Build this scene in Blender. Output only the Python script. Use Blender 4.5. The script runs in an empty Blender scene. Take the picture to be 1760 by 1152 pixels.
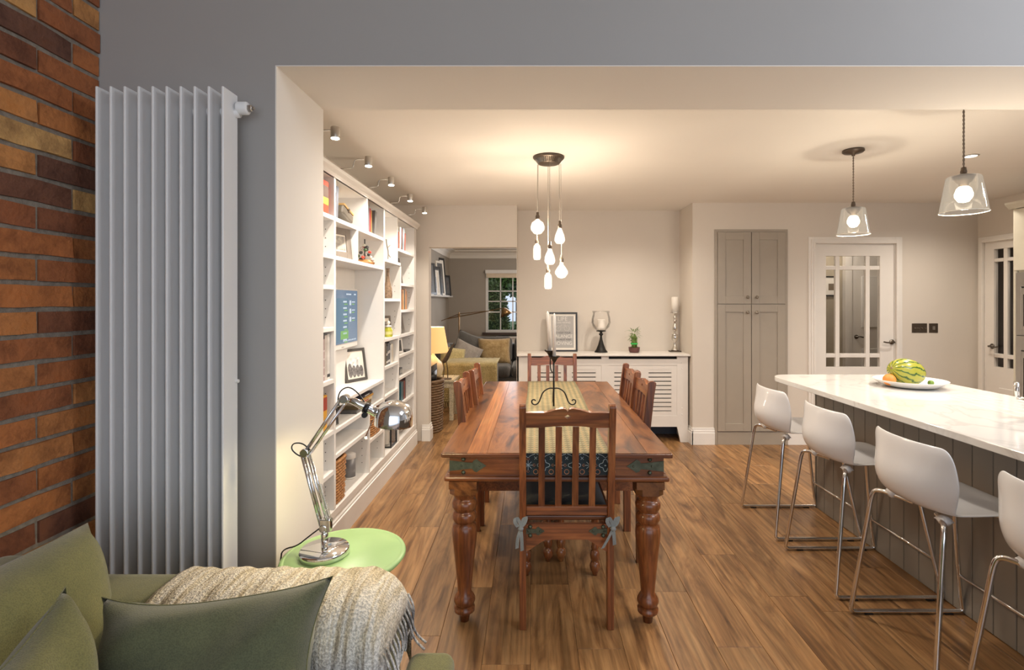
import bpy, bmesh, math, random
from mathutils import Vector, Matrix
random.seed(7)
PI = math.pi
SC = bpy.context.scene
C = SC.collection

# ------------------------------------------------------------------ camera, world, lights, exposure
CAMZ, F = 1.41, 880.0
cam = bpy.data.cameras.new('camera'); cam.lens = 18; cam.sensor_width = 36; cam.clip_start = .05; cam.clip_end = 200
cam.shift_x = -32/1760; cam.shift_y = -57/1760
camo = bpy.data.objects.new('camera', cam); C.objects.link(camo)
camo.location = (0, 0, CAMZ); camo.rotation_euler = (PI/2, 0, 0)
SC.camera = camo
w = bpy.data.worlds.new('sky'); SC.world = w; w.use_nodes = True
bg = w.node_tree.nodes['Background']; bg.inputs[0].default_value = (.74, .85, 1, 1); bg.inputs[1].default_value = 1.0
SC.view_settings.view_transform = 'Standard'; SC.view_settings.look = 'None'
SC.view_settings.exposure = .0; SC.view_settings.gamma = 1; SC.view_settings.use_curve_mapping = False
SC.cycles.max_bounces = 8; SC.cycles.transparent_max_bounces = 12; SC.cycles.sample_clamp_indirect = 4

def light(name, kind, loc, power, col=(1, 1, 1), size=.1, rot=(0, 0, 0), size_y=None, spot=None, blend=.5):
    l = bpy.data.lights.new(name, kind); l.energy = power; l.color = col
    if kind == 'AREA':
        l.shape = 'RECTANGLE'; l.size = size; l.size_y = size_y or size
    else: l.shadow_soft_size = size
    if kind == 'SPOT': l.spot_size = spot; l.spot_blend = blend
    o = bpy.data.objects.new(name, l); C.objects.link(o); o.location = loc; o.rotation_euler = rot
    return o
WARM = (1, .82, .62); WARM2 = (1, .89, .76); COOL = (.93, .95, 1)
# daylight from the front room rooflight, then a broad cool fill added behind the camera
light('rooflight_daylight', 'AREA', (3.3, .25, 3.12), 62, (.86, .91, 1), 1.9, (math.radians(32), 0, 0), 1.2)
light('rear_cool_fill', 'AREA', (.8, -2.7, 1.5), 36, COOL, 4.6, (math.radians(90), 0, 0), 2.3)
# first the visible ceiling downlight, then added spots without fixtures that brighten the room
for x, y, p in ((2.95, 3.43, 16), (2.95, 2.5, 14), (3.7, 4.3, 10), (.9, 4.55, 12), (-.4, 2.6, 8), (1.0, 2.7, 10)):
    light('downlight_and_fill_beam', 'SPOT', (x, y, 2.36), p*5, WARM2, .05, (0, 0, 0), None, math.radians(150), .9)
light('living_room_daylight', 'AREA', (.3, 10.2, 1.45), 26, COOL, 1.6, (math.radians(-90), 0, 0), 1.2)
light('living_room_fill', 'POINT', (.9, 7.4, 2.1), 62, WARM2, .12)  # added lamp with no fixture, brightens the living room
light('hall_fill', 'POINT', (3.4, 5.7, 2.1), 13, WARM2, .1)  # added lamp with no fixture, lifts the hall behind the glazed door

def P(px, py, D):            # a pixel at depth D -> x, z
    return ((px-912)*D/F, CAMZ-(py-519)*D/F)

# ------------------------------------------------------------------ materials
MATS = {}
def nodes(name):
    m = bpy.data.materials.new(name); m.use_nodes = True
    return m, m.node_tree, m.node_tree.nodes['Principled BSDF']
def N(nt, t, **kw):
    n = nt.nodes.new(t)
    for k, v in kw.items(): setattr(n, k, v)
    return n
def coord(nt, scale=(1, 1, 1), rnd=False, out='Object'):
    tc = N(nt, 'ShaderNodeTexCoord'); mp = N(nt, 'ShaderNodeMapping'); mp.inputs['Scale'].default_value = scale
    src = tc.outputs[out]
    if rnd:
        oi = N(nt, 'ShaderNodeObjectInfo'); mu = N(nt, 'ShaderNodeVectorMath', operation='SCALE')
        cx = N(nt, 'ShaderNodeCombineXYZ')
        nt.links.new(oi.outputs['Random'], cx.inputs[0]); nt.links.new(oi.outputs['Random'], cx.inputs[1]); nt.links.new(oi.outputs['Random'], cx.inputs[2])
        nt.links.new(cx.outputs[0], mu.inputs[0]); mu.inputs['Scale'].default_value = 37.0
        ad = N(nt, 'ShaderNodeVectorMath', operation='ADD')
        nt.links.new(src, ad.inputs[0]); nt.links.new(mu.outputs[0], ad.inputs[1]); src = ad.outputs[0]
    nt.links.new(src, mp.inputs[0]); return mp.outputs[0]
def ramp(nt, fac, stops):
    r = N(nt, 'ShaderNodeValToRGB'); e = r.color_ramp.elements
    while len(e) < len(stops): e.new(.5)
    for i, (p, c) in enumerate(stops): e[i].position = p; e[i].color = (*c, 1)
    nt.links.new(fac, r.inputs[0]); return r.outputs[0]
def bump(nt, b, h, strength, dist=.01):
    n = N(nt, 'ShaderNodeBump'); n.inputs['Strength'].default_value = strength; n.inputs['Distance'].default_value = dist
    nt.links.new(h, n.inputs['Height']); nt.links.new(n.outputs[0], b.inputs['Normal'])
def mixc(nt, a, b_, fac, mode='MIX'):
    m = N(nt, 'ShaderNodeMix', data_type='RGBA', blend_type=mode)
    for s, v in ((m.inputs[0], fac), (m.inputs[6], a), (m.inputs[7], b_)):
        if hasattr(v, 'is_linked') or hasattr(v, 'links'): nt.links.new(v, s)
        else: s.default_value = v if not isinstance(v, tuple) else (*v, 1)
    return m.outputs[2]
def M(name, col, rough=.5, metal=0, var=.06, scale=8, bmp=0, bscale=200, coat=0, emit=None, estr=0, spec=.5):
    if name in MATS: return MATS[name]
    m, nt, b = nodes(name)
    v = coord(nt); n = N(nt, 'ShaderNodeTexNoise'); n.inputs['Scale'].default_value = scale; n.inputs['Detail'].default_value = 3
    nt.links.new(v, n.inputs['Vector'])
    d = tuple(max(0, c*(1-var)) for c in col); l = tuple(min(1, c*(1+var)) for c in col)
    nt.links.new(ramp(nt, n.outputs[0], [(.3, d), (.7, l)]), b.inputs['Base Color'])
    b.inputs['Roughness'].default_value = rough; b.inputs['Metallic'].default_value = metal
    b.inputs['Coat Weight'].default_value = coat; b.inputs['Specular IOR Level'].default_value = spec
    if bmp:
        n2 = N(nt, 'ShaderNodeTexNoise'); n2.inputs['Scale'].default_value = bscale; nt.links.new(v, n2.inputs['Vector'])
        bump(nt, b, n2.outputs[0], bmp, .003)
    if emit: b.inputs['Emission Color'].default_value = (*emit, 1); b.inputs['Emission Strength'].default_value = estr
    MATS[name] = m; return m
def wood(name, stops, gscale=(14, 1.2, 14), rough=.35, rnd=True, coat=0, warp=1.5, tint=.25, fine=.25):
    m, nt, b = nodes(name); v = coord(nt, gscale, rnd)
    n = N(nt, 'ShaderNodeTexNoise'); n.inputs['Scale'].default_value = 1.0; n.inputs['Detail'].default_value = 8; n.inputs['Roughness'].default_value = .58; n.inputs['Distortion'].default_value = warp
    nt.links.new(v, n.inputs['Vector'])
    c = ramp(nt, n.outputs[0], stops)
    v2 = coord(nt, tuple(s*9 if s > 5 else s*2.2 for s in gscale), rnd)
    n2 = N(nt, 'ShaderNodeTexNoise'); n2.inputs['Scale'].default_value = 1; n2.inputs['Detail'].default_value = 3; nt.links.new(v2, n2.inputs['Vector'])
    g = ramp(nt, n2.outputs[0], [(.35, (1-fine*2,)*3), (.6, (1, 1, 1))])
    c = mixc(nt, c, g, .8, 'MULTIPLY')
    if rnd:
        oi = N(nt, 'ShaderNodeObjectInfo')
        t = ramp(nt, oi.outputs['Random'], [(0, (1-tint,)*3), (1, (1, 1, 1))])
        c = mixc(nt, c, t, 1.0, 'MULTIPLY')
    nt.links.new(c, b.inputs['Base Color']); b.inputs['Roughness'].default_value = rough; b.inputs['Coat Weight'].default_value = coat
    b.inputs['Coat Roughness'].default_value = .15
    bump(nt, b, n2.outputs[0], .25, .002)
    MATS[name] = m; return m
def glassy(name, tint=(1, 1, 1), glow=None, gstr=0, gfac=.3, edge=.55):
    m, nt, b = nodes(name); nt.nodes.remove(b); out = nt.nodes['Material Output']
    tr = N(nt, 'ShaderNodeBsdfTransparent'); tr.inputs[0].default_value = (*tint, 1)
    gl = N(nt, 'ShaderNodeBsdfGlossy'); gl.inputs['Roughness'].default_value = .03
    lw = N(nt, 'ShaderNodeLayerWeight'); lw.inputs[0].default_value = edge
    mx = N(nt, 'ShaderNodeMixShader'); ma = N(nt, 'ShaderNodeMath', operation='MULTIPLY'); ma.inputs[1].default_value = .6
    nt.links.new(lw.outputs['Fresnel'], ma.inputs[0]); nt.links.new(ma.outputs[0], mx.inputs[0]); nt.links.new(tr.outputs[0], mx.inputs[1]); nt.links.new(gl.outputs[0], mx.inputs[2])
    o = mx.outputs[0]
    if glow:
        em = N(nt, 'ShaderNodeEmission'); em.inputs[0].default_value = (*glow, 1); em.inputs[1].default_value = gstr
        m2 = N(nt, 'ShaderNodeMixShader'); m2.inputs[0].default_value = gfac
        nt.links.new(o, m2.inputs[1]); nt.links.new(em.outputs[0], m2.inputs[2]); o = m2.outputs[0]
    nt.links.new(o, out.inputs['Surface']); MATS[name] = m; return m
def emis(name, col, s):
    if name in MATS: return MATS[name]
    m = M(name, (.8, .8, .8) if s > 5 else (.03, .03, .03), .5, emit=col, estr=s); return m

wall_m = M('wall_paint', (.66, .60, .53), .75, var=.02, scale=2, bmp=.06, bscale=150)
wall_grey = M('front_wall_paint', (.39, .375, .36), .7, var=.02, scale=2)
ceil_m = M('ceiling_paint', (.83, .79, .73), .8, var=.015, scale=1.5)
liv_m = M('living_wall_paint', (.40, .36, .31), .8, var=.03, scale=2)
white = M('white_gloss', (.82, .80, .77), .35, var=.015)
whitew = M('warm_white_satin', (.78, .74, .69), .4, var=.015)
radm = M('radiator_enamel', (.82, .82, .82), .3, var=.01)
greige = M('cupboard_paint', (.36, .315, .26), .42, var=.02)
taupe = M('island_paint', (.23, .20, .165), .45, var=.03)
chrome = M('chrome', (.82, .82, .82), .08, 1, .02)
steel = M('brushed_steel', (.52, .50, .47), .3, 1, .05)
bronze = M('dark_bronze', (.12, .095, .075), .4, .8, .1)
pewter = M('pewter', (.35, .32, .28), .3, 1, .05)
iron = M('black_iron', (.02, .018, .016), .45, .5, .2)
strap_m = M('antique_iron', (.10, .11, .075), .5, .7, .25, 40)
black = M('black_plastic', (.015, .015, .016), .35, var=.1)
plastic = M('white_plastic', (.80, .80, .81), .22, var=.01, coat=.3)
wax = M('candle_wax', (.85, .80, .72), .5, var=.02)
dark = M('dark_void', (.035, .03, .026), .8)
quartz = None
m, nt, b = nodes('quartz_worktop'); v = coord(nt); n = N(nt, 'ShaderNodeTexNoise'); n.inputs['Scale'].default_value = 2.2; n.inputs['Detail'].default_value = 8; n.inputs['Distortion'].default_value = 1.6
nt.links.new(v, n.inputs['Vector']); nt.links.new(ramp(nt, n.outputs[0], [(.47, (.74, .715, .68)), (.5, (.64, .61, .58)), (.53, (.74, .715, .68))]), b.inputs['Base Color'])
b.inputs['Roughness'].default_value = .1; quartz = m
floor_w = wood('oak_floor', [(.25, (.14, .062, .024)), (.42, (.34, .17, .066)), (.58, (.50, .27, .11)), (.8, (.60, .36, .165))], (6.5, 1.0, 6.5), .36, warp=3.4, tint=.40, fine=.24)
table_w = wood('sheesham', [(.30, (.05, .018, .008)), (.42, (.20, .07, .022)), (.52, (.33, .125, .036)), (.6, (.24, .085, .026)), (.75, (.44, .19, .06))], (3.6, .8, 3.6), .30, coat=.1, warp=4.5, tint=.42, fine=.3)
table_o = wood('sheesham_sapwood', [(.25, (.25, .07, .02)), (.5, (.45, .17, .05)), (.8, (.52, .24, .08))], (12, 1.2, 12), .30, coat=.12, tint=.1)
chair_w = wood('sheesham_upright', [(.25, (.07, .02, .01)), (.5, (.28, .085, .026)), (.8, (.46, .19, .06))], (12, 12, 1.4), .28, coat=.25, tint=.3)
chair_h = wood('sheesham_rail', [(.25, (.07, .022, .01)), (.5, (.30, .095, .03)), (.8, (.48, .20, .06))], (1.6, 12, 12), .28, coat=.25, tint=.3)
pine = wood('cream_wood', [(.3, (.62, .52, .34)), (.7, (.74, .66, .48))], (8, 2, 8), .5, rnd=False)
m, nt, b = nodes('brick'); v = coord(nt, (1, 1, 1), True); n = N(nt, 'ShaderNodeTexNoise'); n.inputs['Scale'].default_value = 9; n.inputs['Detail'].default_value = 8; n.inputs['Roughness'].default_value = .7
nt.links.new(v, n.inputs['Vector']); oi = N(nt, 'ShaderNodeObjectInfo')
base = ramp(nt, oi.outputs['Random'], [(0, (.13, .06, .04)), (.15, (.30, .10, .04)), (.4, (.50, .17, .05)), (.75, (.60, .26, .08)), (1, (.66, .40, .15))])
pat = ramp(nt, n.outputs[0], [(.3, (.35, .3, .3)), (.55, (1, 1, 1)), (.75, (1.0, .85, .6))])
nt.links.new(mixc(nt, base, pat, .9, 'MULTIPLY'), b.inputs['Base Color']); b.inputs['Roughness'].default_value = .85
n2 = N(nt, 'ShaderNodeTexNoise'); n2.inputs['Scale'].default_value = 60; n2.inputs['Detail'].default_value = 6; nt.links.new(v, n2.inputs['Vector']); bump(nt, b, n2.outputs[0], .8, .006); brick_m = m
mortar = M('mortar', (.27, .235, .19), .95, var=.2, scale=60, bmp=.6, bscale=300)
def fabric(name, a, b2, rough=.9, scale=(1, 1, 1), weave=700, sheen=.3, lo=.35, hi=.65, nsc=6):
    m, nt, b = nodes(name); v = coord(nt, scale)
    n = N(nt, 'ShaderNodeTexNoise'); n.inputs['Scale'].default_value = nsc; n.inputs['Detail'].default_value = 8; n.inputs['Roughness'].default_value = .75; nt.links.new(v, n.inputs['Vector'])
    n2 = N(nt, 'ShaderNodeTexNoise'); n2.inputs['Scale'].default_value = weave; n2.inputs['Detail'].default_value = 1; nt.links.new(v, n2.inputs['Vector'])
    c = mixc(nt, ramp(nt, n.outputs[0], [(lo, a), (hi, b2)]), ramp(nt, n2.outputs[0], [(.35, (.6,)*3), (.6, (1,)*3)]), .7, 'MULTIPLY')
    nt.links.new(c, b.inputs['Base Color']); b.inputs['Roughness'].default_value = rough; b.inputs['Sheen Weight'].default_value = sheen
    bump(nt, b, n2.outputs[0], .4, .002); MATS[name] = m; return m
green_f = fabric('green_linen', (.14, .14, .045), (.20, .19, .06), weave=380)
green_d = fabric('dark_green_linen', (.095, .105, .055), (.145, .15, .072), weave=380)
grey_f = fabric('grey_sofa_fabric', (.08, .078, .075), (.13, .125, .12), weave=250)
throw_f = fabric('cream_throw', (.50, .36, .18), (.80, .68, .45), scale=(30, 3, 3), weave=160, nsc=2.4)
tie_f = fabric('grey_tie_cloth', (.22, .24, .24), (.32, .34, .34))
cush_f = fabric('black_cushion_cloth', (.015, .018, .022), (.03, .035, .035))
knit_f = fabric('knit_throw', (.52, .42, .18), (.74, .64, .34), weave=90)
fur_f = fabric('tan_fur', (.30, .19, .07), (.55, .40, .20), weave=120, nsc=14)
pale_f = fabric('pale_cushion_cloth', (.30, .27, .25), (.45, .41, .38), nsc=12)
wick = M('wicker_orange', (.42, .20, .07), .6, var=.4, scale=70)
wickd = M('wicker_dark', (.17, .10, .05), .6, var=.4, scale=70)
clear = glassy('clear_glass', edge=.2); shade_g = glassy('shade_glass', (.97, .95, .90), WARM2, .8, .14, .25)
bulb_g = glassy('bulb_glass', (1, 1, 1), (1, .90, .76), 2.6, .30, .3)
core_e = emis('filament_glow', (1, .86, .66), 45)
big_e = emis('lit_globe', (1, .88, .70), 9)
leaf_m = M('leaf_green', (.10, .19, .035), .5, var=.35, scale=30)
hedge_m = M('hedge_leaf', (.10, .13, .035), .7, var=.5, scale=12)

# ------------------------------------------------------------------ mesh helpers
def bm_(): return bmesh.new()
def obj(name, bm, mat, parent=None, smooth=False, sub=0, bev=0, solid=0, loc=None, rot=None):
    me = bpy.data.meshes.new(name); bmesh.ops.recalc_face_normals(bm, faces=bm.faces[:]); bm.to_mesh(me); bm.free()
    if smooth:
        for p in me.polygons: p.use_smooth = True
    me.materials.append(mat); o = bpy.data.objects.new(name, me); C.objects.link(o)
    if parent: o.parent = parent
    if loc: o.location = loc
    if rot: o.rotation_euler = rot
    if solid: s = o.modifiers.new('s', 'SOLIDIFY'); s.thickness = solid; s.offset = 0
    if bev: bv = o.modifiers.new('b', 'BEVEL'); bv.width = bev; bv.segments = 2; bv.limit_method = 'ANGLE'
    if sub: s = o.modifiers.new('u', 'SUBSURF'); s.levels = sub; s.render_levels = sub
    return o
def box(bm, x0, x1, y0, y1, z0, z1, mat=None):
    vs = [bm.verts.new(p) for p in ((x0, y0, z0), (x1, y0, z0), (x1, y1, z0), (x0, y1, z0), (x0, y0, z1), (x1, y0, z1), (x1, y1, z1), (x0, y1, z1))]
    if mat is not None:
        for v in vs: v.co = mat @ v.co
    for f in ((0, 3, 2, 1), (4, 5, 6, 7), (0, 1, 5, 4), (1, 2, 6, 5), (2, 3, 7, 6), (3, 0, 4, 7)): bm.faces.new([vs[i] for i in f])
    return bm
def B(*a): return box(bm_(), *a)
def boxes(lst):
    bm = bm_()
    for a in lst: box(bm, *a)
    return bm
def lathe(bm, prof, seg=24, c=(0, 0, 0), mat=None, cap=True):
    rings = []
    for r, z in prof:
        ring = [bm.verts.new((c[0]+r*math.cos(2*PI*i/seg), c[1]+r*math.sin(2*PI*i/seg), c[2]+z)) for i in range(seg)]
        if mat is not None:
            for v in ring: v.co = mat @ v.co
        rings.append(ring)
    for a, b in zip(rings, rings[1:]):
        for i in range(seg): bm.faces.new((a[i], a[(i+1) % seg], b[(i+1) % seg], b[i]))
    if cap:
        for r in (rings[0], rings[-1]):
            try: bm.faces.new(r)
            except Exception: pass
    return bm
def tube(bm, pts, r, seg=8, taper=None):
    pts = [Vector(p) for p in pts]; rings = []; up = None
    for i, p in enumerate(pts):
        t = (pts[min(i+1, len(pts)-1)]-pts[max(i-1, 0)]).normalized()
        if up is None:
            up = Vector((0, 0, 1)) if abs(t.z) < .9 else Vector((1, 0, 0))
        a = t.cross(up)
        if a.length < 1e-4: a = t.cross(Vector((0, 1, 0)))
        a.normalize(); b = a.cross(t).normalized(); up = b
        rr = taper[i] if taper else r
        rings.append([bm.verts.new(p+a*rr*math.cos(2*PI*k/seg)+b*rr*math.sin(2*PI*k/seg)) for k in range(seg)])
    for a, b in zip(rings, rings[1:]):
        for i in range(seg): bm.faces.new((a[i], a[(i+1) % seg], b[(i+1) % seg], b[i]))
    bm.faces.new(rings[0]); bm.faces.new(rings[-1]); return bm
def smoothpts(pts, it=2):
    pts = [Vector(p) for p in pts]
    for _ in range(it):
        q = [pts[0]]
        for a, b in zip(pts, pts[1:]): q += [a*.75+b*.25, a*.25+b*.75]
        q.append(pts[-1]); pts = q
    return pts
def prism(bm, poly, axis, t0, t1, mat=None):     # poly in the two other axes
    def p3(a, b, t): return {'x': (t, a, b), 'y': (a, t, b), 'z': (a, b, t)}[axis]
    A = [bm.verts.new(p3(a, b, t0)) for a, b in poly]; Bv = [bm.verts.new(p3(a, b, t1)) for a, b in poly]
    if mat is not None:
        for v in A+Bv: v.co = mat @ v.co
    n = len(poly)
    for i in range(n): bm.faces.new((A[i], A[(i+1) % n], Bv[(i+1) % n], Bv[i]))
    bm.faces.new(A); bm.faces.new(Bv); return bm
def frame2d(bm, axis, a0, a1, b0, b1, wd, t0, t1, wb=None):   # rectangular ring of four bars
    wb = wb or wd
    for (p, q, r, s) in ((a0, a0+wd, b0, b1), (a1-wd, a1, b0, b1), (a0+wd, a1-wd, b0, b0+wb), (a0+wd, a1-wd, b1-wb, b1)):
        if axis == 'y': box(bm, p, q, t0, t1, r, s)
        elif axis == 'x': box(bm, t0, t1, p, q, r, s)
        else: box(bm, p, q, r, s, t0, t1)
    return bm
def text_mesh(name, s, size, mat, parent, mtx, ext=.0004):
    cu = bpy.data.curves.new(name, 'FONT'); cu.body = s; cu.size = size; cu.extrude = ext; cu.align_x = 'CENTER'
    t = bpy.data.objects.new(name, cu); C.objects.link(t); dg = bpy.context.evaluated_depsgraph_get(); dg.update()
    me = bpy.data.meshes.new_from_object(t.evaluated_get(dg)); bpy.data.objects.remove(t); me.transform(mtx)
    me.materials.clear(); me.materials.append(mat); o = bpy.data.objects.new(name, me); C.objects.link(o); o.parent = parent; return o
def tag(o, label=None, cat=None, group=None, kind=None):
    if label: o['label'] = label
    if cat: o['category'] = cat
    if group: o['group'] = group
    if kind: o['kind'] = kind
    return o
def thing(name, label, cat, loc=(0, 0, 0), rz=0, group=None, rot=None):
    o = bpy.data.objects.new(name, None); C.objects.link(o); o.location = loc; o.rotation_euler = rot or (0, 0, rz)
    o.empty_display_size = .05
    return tag(o, label, cat, group)
def struct(name, bm, mat, label=None, bev=0, smooth=False):
    o = obj(name, bm, mat, bev=bev, smooth=smooth); tag(o, label, kind='structure'); return o
def sempty(name, loc=(0, 0, 0), label=None):
    o = bpy.data.objects.new(name, None); C.objects.link(o); o.location = loc; tag(o, label, kind='structure'); return o
def copy_tree(o, parent=None):
    c = o.copy(); C.objects.link(c)
    if parent: c.parent = parent
    for ch in list(o.children): copy_tree(ch, c)
    return c
def inst(name, mesh, parent, loc, rot=(0, 0, 0)):
    o = bpy.data.objects.new(name, mesh); C.objects.link(o); o.parent = parent; o.location = loc; o.rotation_euler = rot; return o

# ------------------------------------------------------------------ setting
D1, D2, XR, HB, HC = 1.74, 2.134, -.868, 2.215, 2.39
fl = sempty('floor', label='brown oak plank floor running towards the back of the room')
obj('subfloor', B(-3, 5.2, -3.2, 10.6, -.06, -.0105), dark, fl)
pm = obj('plank', B(0, .189, 0, 1.249, -.010, 0), floor_w, fl, bev=.0012); pme = pm.data; first = True
rows = [(x, 5.55) for x in [(-1.52+.19*i) for i in range(31)]]
for i, (x, ymax) in enumerate(rows):
    y = .1 - random.random()*1.2
    while y < ymax:
        if y > -.7:
            if first: pm.location = (x, y, 0); first = False
            else:
                o = inst('plank', pme, fl, (x, y, 0)); o.scale.y = min(1, (ymax-y-.001)/1.25); bv = o.modifiers.new('b', 'BEVEL'); bv.width = .0012
        y += 1.25
for i in range(9):
    x = -1.9+.19*i; y = 5.55+random.random()*.5
    inst('plank', pme, fl, (x, 5.55-.8+.8, 0)); inst('plank', pme, fl, (x, 6.8, 0)); inst('plank', pme, fl, (x, 8.05, 0))
tag(obj('floor_beyond', boxes([(-3, 5.2, -3.2, -.6, -.0104, -.001), (-.19, 5.2, 5.56, 10.5, -.0104, -.002), (4.37, 5.2, -.6, 5.56, -.0104, -.001), (-1.9, -.19, 9.3, 10.5, -.0104, -.002), (-3, -1.52, -.6, 2.2, -.0104, -.001)]), floor_w, fl), kind='stuff')

struct('wall_opening', boxes([(-1.9, XR, D1, D2, 0, 3.3), (XR, 5.2, D1, D2, HB, 3.3)]), wall_grey, 'grey front wall with a wide opening and deep beam over it')
struct('trim_1', boxes([(XR, XR+.004, D1, D2, 0, HB-.004), (XR, 5.2, D1+.001, D2-.001, HB-.004, HB)]), ceil_m, 'pale plastered lining of the wide opening')
struct('wall_right', boxes([(4.42, 4.55, 4.995, 5.3, 0, HC), (4.42, 4.55, D2, 4.21, 0, HC), (4.42, 4.55, 4.21, 4.995, 1.985, HC)]), wall_m)
struct('wall_front_right', B(5.1, 5.2, -3.2, D1, 0, 3.3), wall_grey)
struct('ceiling', B(-1.5, 4.55, D2, 5.75, HC, HC+.1), ceil_m, 'warm white flat ceiling of the dining kitchen')
struct('ceiling_front', boxes([(-3, 2.1, -3.2, D1, 3.2, 3.3), (4.3, 5.2, -3.2, D1, 3.2, 3.3), (2.1, 4.3, 1.3, D1, 3.2, 3.3), (2.1, 4.3, -3.2, -.4, 3.2, 3.3)]), ceil_m)
struct('wall_left', B(-1.5, -1.375, D2, 5.19, 0, HC), wall_m)
# wall with the passage to the living room
OX0, OX1, OZ, DW = -1.032, -.1415, 1.964, 5.19
struct('wall_passage', boxes([(-1.5, OX0, DW, DW+.12, 0, HC), (OX0, OX1, DW, DW+.12, OZ, HC), (-.1415, -.1375, DW, 5.62, 0, HC)]), wall_m, 'beige wall with a square passage into the living room')
struct('wall_back', boxes([(-.1375, 1.6, 5.5, 5.62, 0, HC)]), wall_m, 'beige recessed wall behind the radiator cover')
struct('wall_cupboard', boxes([(1.6, 2.80, 5.06, 5.62, 0, HC), (3.60, 4.55, 5.06, 5.18, 0, HC), (2.80, 3.60, 5.06, 5.18, 1.985, HC)]), wall_m, 'beige wall around the built-in cupboard and glazed door')
def skirt(bm, p0, p1, nx, ny, h=.165, t=.02):
    # stepped skirting along p0->p1, facing (nx,ny)
    for (hh, tt) in ((h*.72, t), (h*.86, t*.7), (h, t*.45)):
        x0, x1 = sorted((p0[0], p1[0])); y0, y1 = sorted((p0[1], p1[1]))
        if nx > 0: x1 = x0+tt
        if nx < 0: x0 = x1-tt
        if ny > 0: y1 = y0+tt
        if ny < 0: y0 = y1-tt
        box(bm, x0, x1, y0, y1, 0, hh)
    return bm
bm = skirt(bm_(), (-1.10, DW), (OX0+.018, DW), 0, -1); skirt(bm, (OX0, DW), (OX0, DW+.12), 1, 0)
struct('baseboard_left', bm, white, 'white skirting on the short wall beside the passage', bev=.002)
bm = skirt(bm_(), (1.6, 5.06), (1.815, 5.06), 0, -1); skirt(bm, (1.6, 5.04), (1.6, 5.5), -1, 0)
skirt(bm, (2.535, 5.06), (2.75, 5.06), 0, -1); skirt(bm, (3.68, 5.06), (4.4, 5.06), 0, -1)
struct('baseboard_back', bm, white, 'white stepped skirting below the cupboard wall', bev=.002)

# brick wall
bw = struct('wall_brick', B(-1.75, -1.4695, -3.2, D1, 0, 3.3), mortar, 'red brown brick wall with recessed grey mortar joints')
bmeshes = []
for k in range(4):
    bm = bm_(); box(bm, -.03, 0, 0, .226, 0, .0635)
    bmesh.ops.subdivide_edges(bm, edges=[e for e in bm.edges if abs((e.verts[0].co-e.verts[1].co).y) > .1], cuts=3)
    for v in bm.verts: v.co += Vector((random.uniform(-.0035, .0035) if v.co.x > -.01 else 0, random.uniform(-.002, .002), random.uniform(-.002, .002)))
    me = bpy.data.meshes.new('brick'); bmesh.ops.recalc_face_normals(bm, faces=bm.faces[:]); bm.to_mesh(me); bm.free(); me.materials.append(brick_m); bmeshes.append(me)
half = []
for k in range(2):
    bm = bm_(); box(bm, -.03, 0, 0, .094+.118*(k == 1), 0, .0635); me = bpy.data.meshes.new('brick'); bm.to_mesh(me); bm.free(); me.materials.append(brick_m); half.append(me)
z = .018; k = 0
z = 1.388-.078*17+.0065
while z < 3.2:
    joint = 1.638 if k % 2 else 1.52
    inst('brick', half[0] if k % 2 else half[1], bw, (-1.463+random.uniform(-.002, .003), joint+.005, z))
    y = joint-.236+.005
    while y > .55:
        inst('brick', random.choice(bmeshes), bw, (-1.463+random.uniform(-.002, .003), y, z)); y -= .236
    z += .078; k += 1

# ------------------------------------------------------------------ living room beyond
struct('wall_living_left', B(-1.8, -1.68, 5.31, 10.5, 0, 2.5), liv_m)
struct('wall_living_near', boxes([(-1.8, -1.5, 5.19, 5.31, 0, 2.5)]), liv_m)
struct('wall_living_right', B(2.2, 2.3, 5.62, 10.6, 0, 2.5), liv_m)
WX0, WX1, WZ0, WZ1 = -.92, 1.2, .785, 2.06
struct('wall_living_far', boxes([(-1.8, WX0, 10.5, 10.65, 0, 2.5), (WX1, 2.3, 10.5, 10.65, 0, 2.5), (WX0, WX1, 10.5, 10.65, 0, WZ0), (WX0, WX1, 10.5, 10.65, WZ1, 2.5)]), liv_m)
struct('ceiling_living', B(-1.8, 2.3, 5.31, 10.6, 2.46, 2.55), ceil_m)
bm = bm_()
cv = [(0, 0), (.018, 0), (.03, .06), (.07, .11), (.15, .135), (.15, .16), (0, .16)]
prism(bm, [(-1.68+a, 2.30+b) for a, b in cv], 'y', 5.32, 10.5)
prism(bm, [(10.5-a, 2.30+b) for a, b in cv], 'x', -1.68, 2.2)
struct('trim_2', bm, ceil_m, 'white coving round the living room ceiling')
wn = sempty('window_1', label='white barred window looking onto the front garden')
fr = obj('window_frame', frame2d(bm_(), 'y', WX0, WX1, WZ0, WZ1, .05, 10.49, 10.56), white, wn)
for i in range(1, 8):
    x = WX0+.05+(WX1-WX0-.1)*i/8
    obj('glazing_bar', B(x-.011, x+.011, 10.505, 10.54, WZ0+.05, WZ1-.05), white, wn)
for zz in (1.01, 1.22, 1.40, 1.62, 1.83):
    if zz in (1.01, 1.22): continue
    obj('glazing_bar', B(WX0+.05, WX1-.05, 10.505, 10.54, zz-.2-.011, zz-.2+.011), white, wn)
obj('window_pane', B(WX0+.05, WX1-.05, 10.52, 10.524, WZ0+.05, WZ1-.05), clear, wn)
obj('window_sill', B(WX0-.06, WX1+.06, 10.36, 10.5, WZ0-.045, WZ0), M('dark_wood_sill', (.06, .035, .025), .4), wn)
t = thing('roller_blind', 'cream roller blind rolled up above living room window', 'blind', (.14, 10.44, 1.90))
obj('blind_cassette', B(-1.06, 1.06, -.03, .03, .09, .16), white, t); obj('blind_cloth', B(-1.04, 1.04, -.012, -.004, 0, .1), M('blind_cloth', (.74, .62, .48), .8), t)
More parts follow.
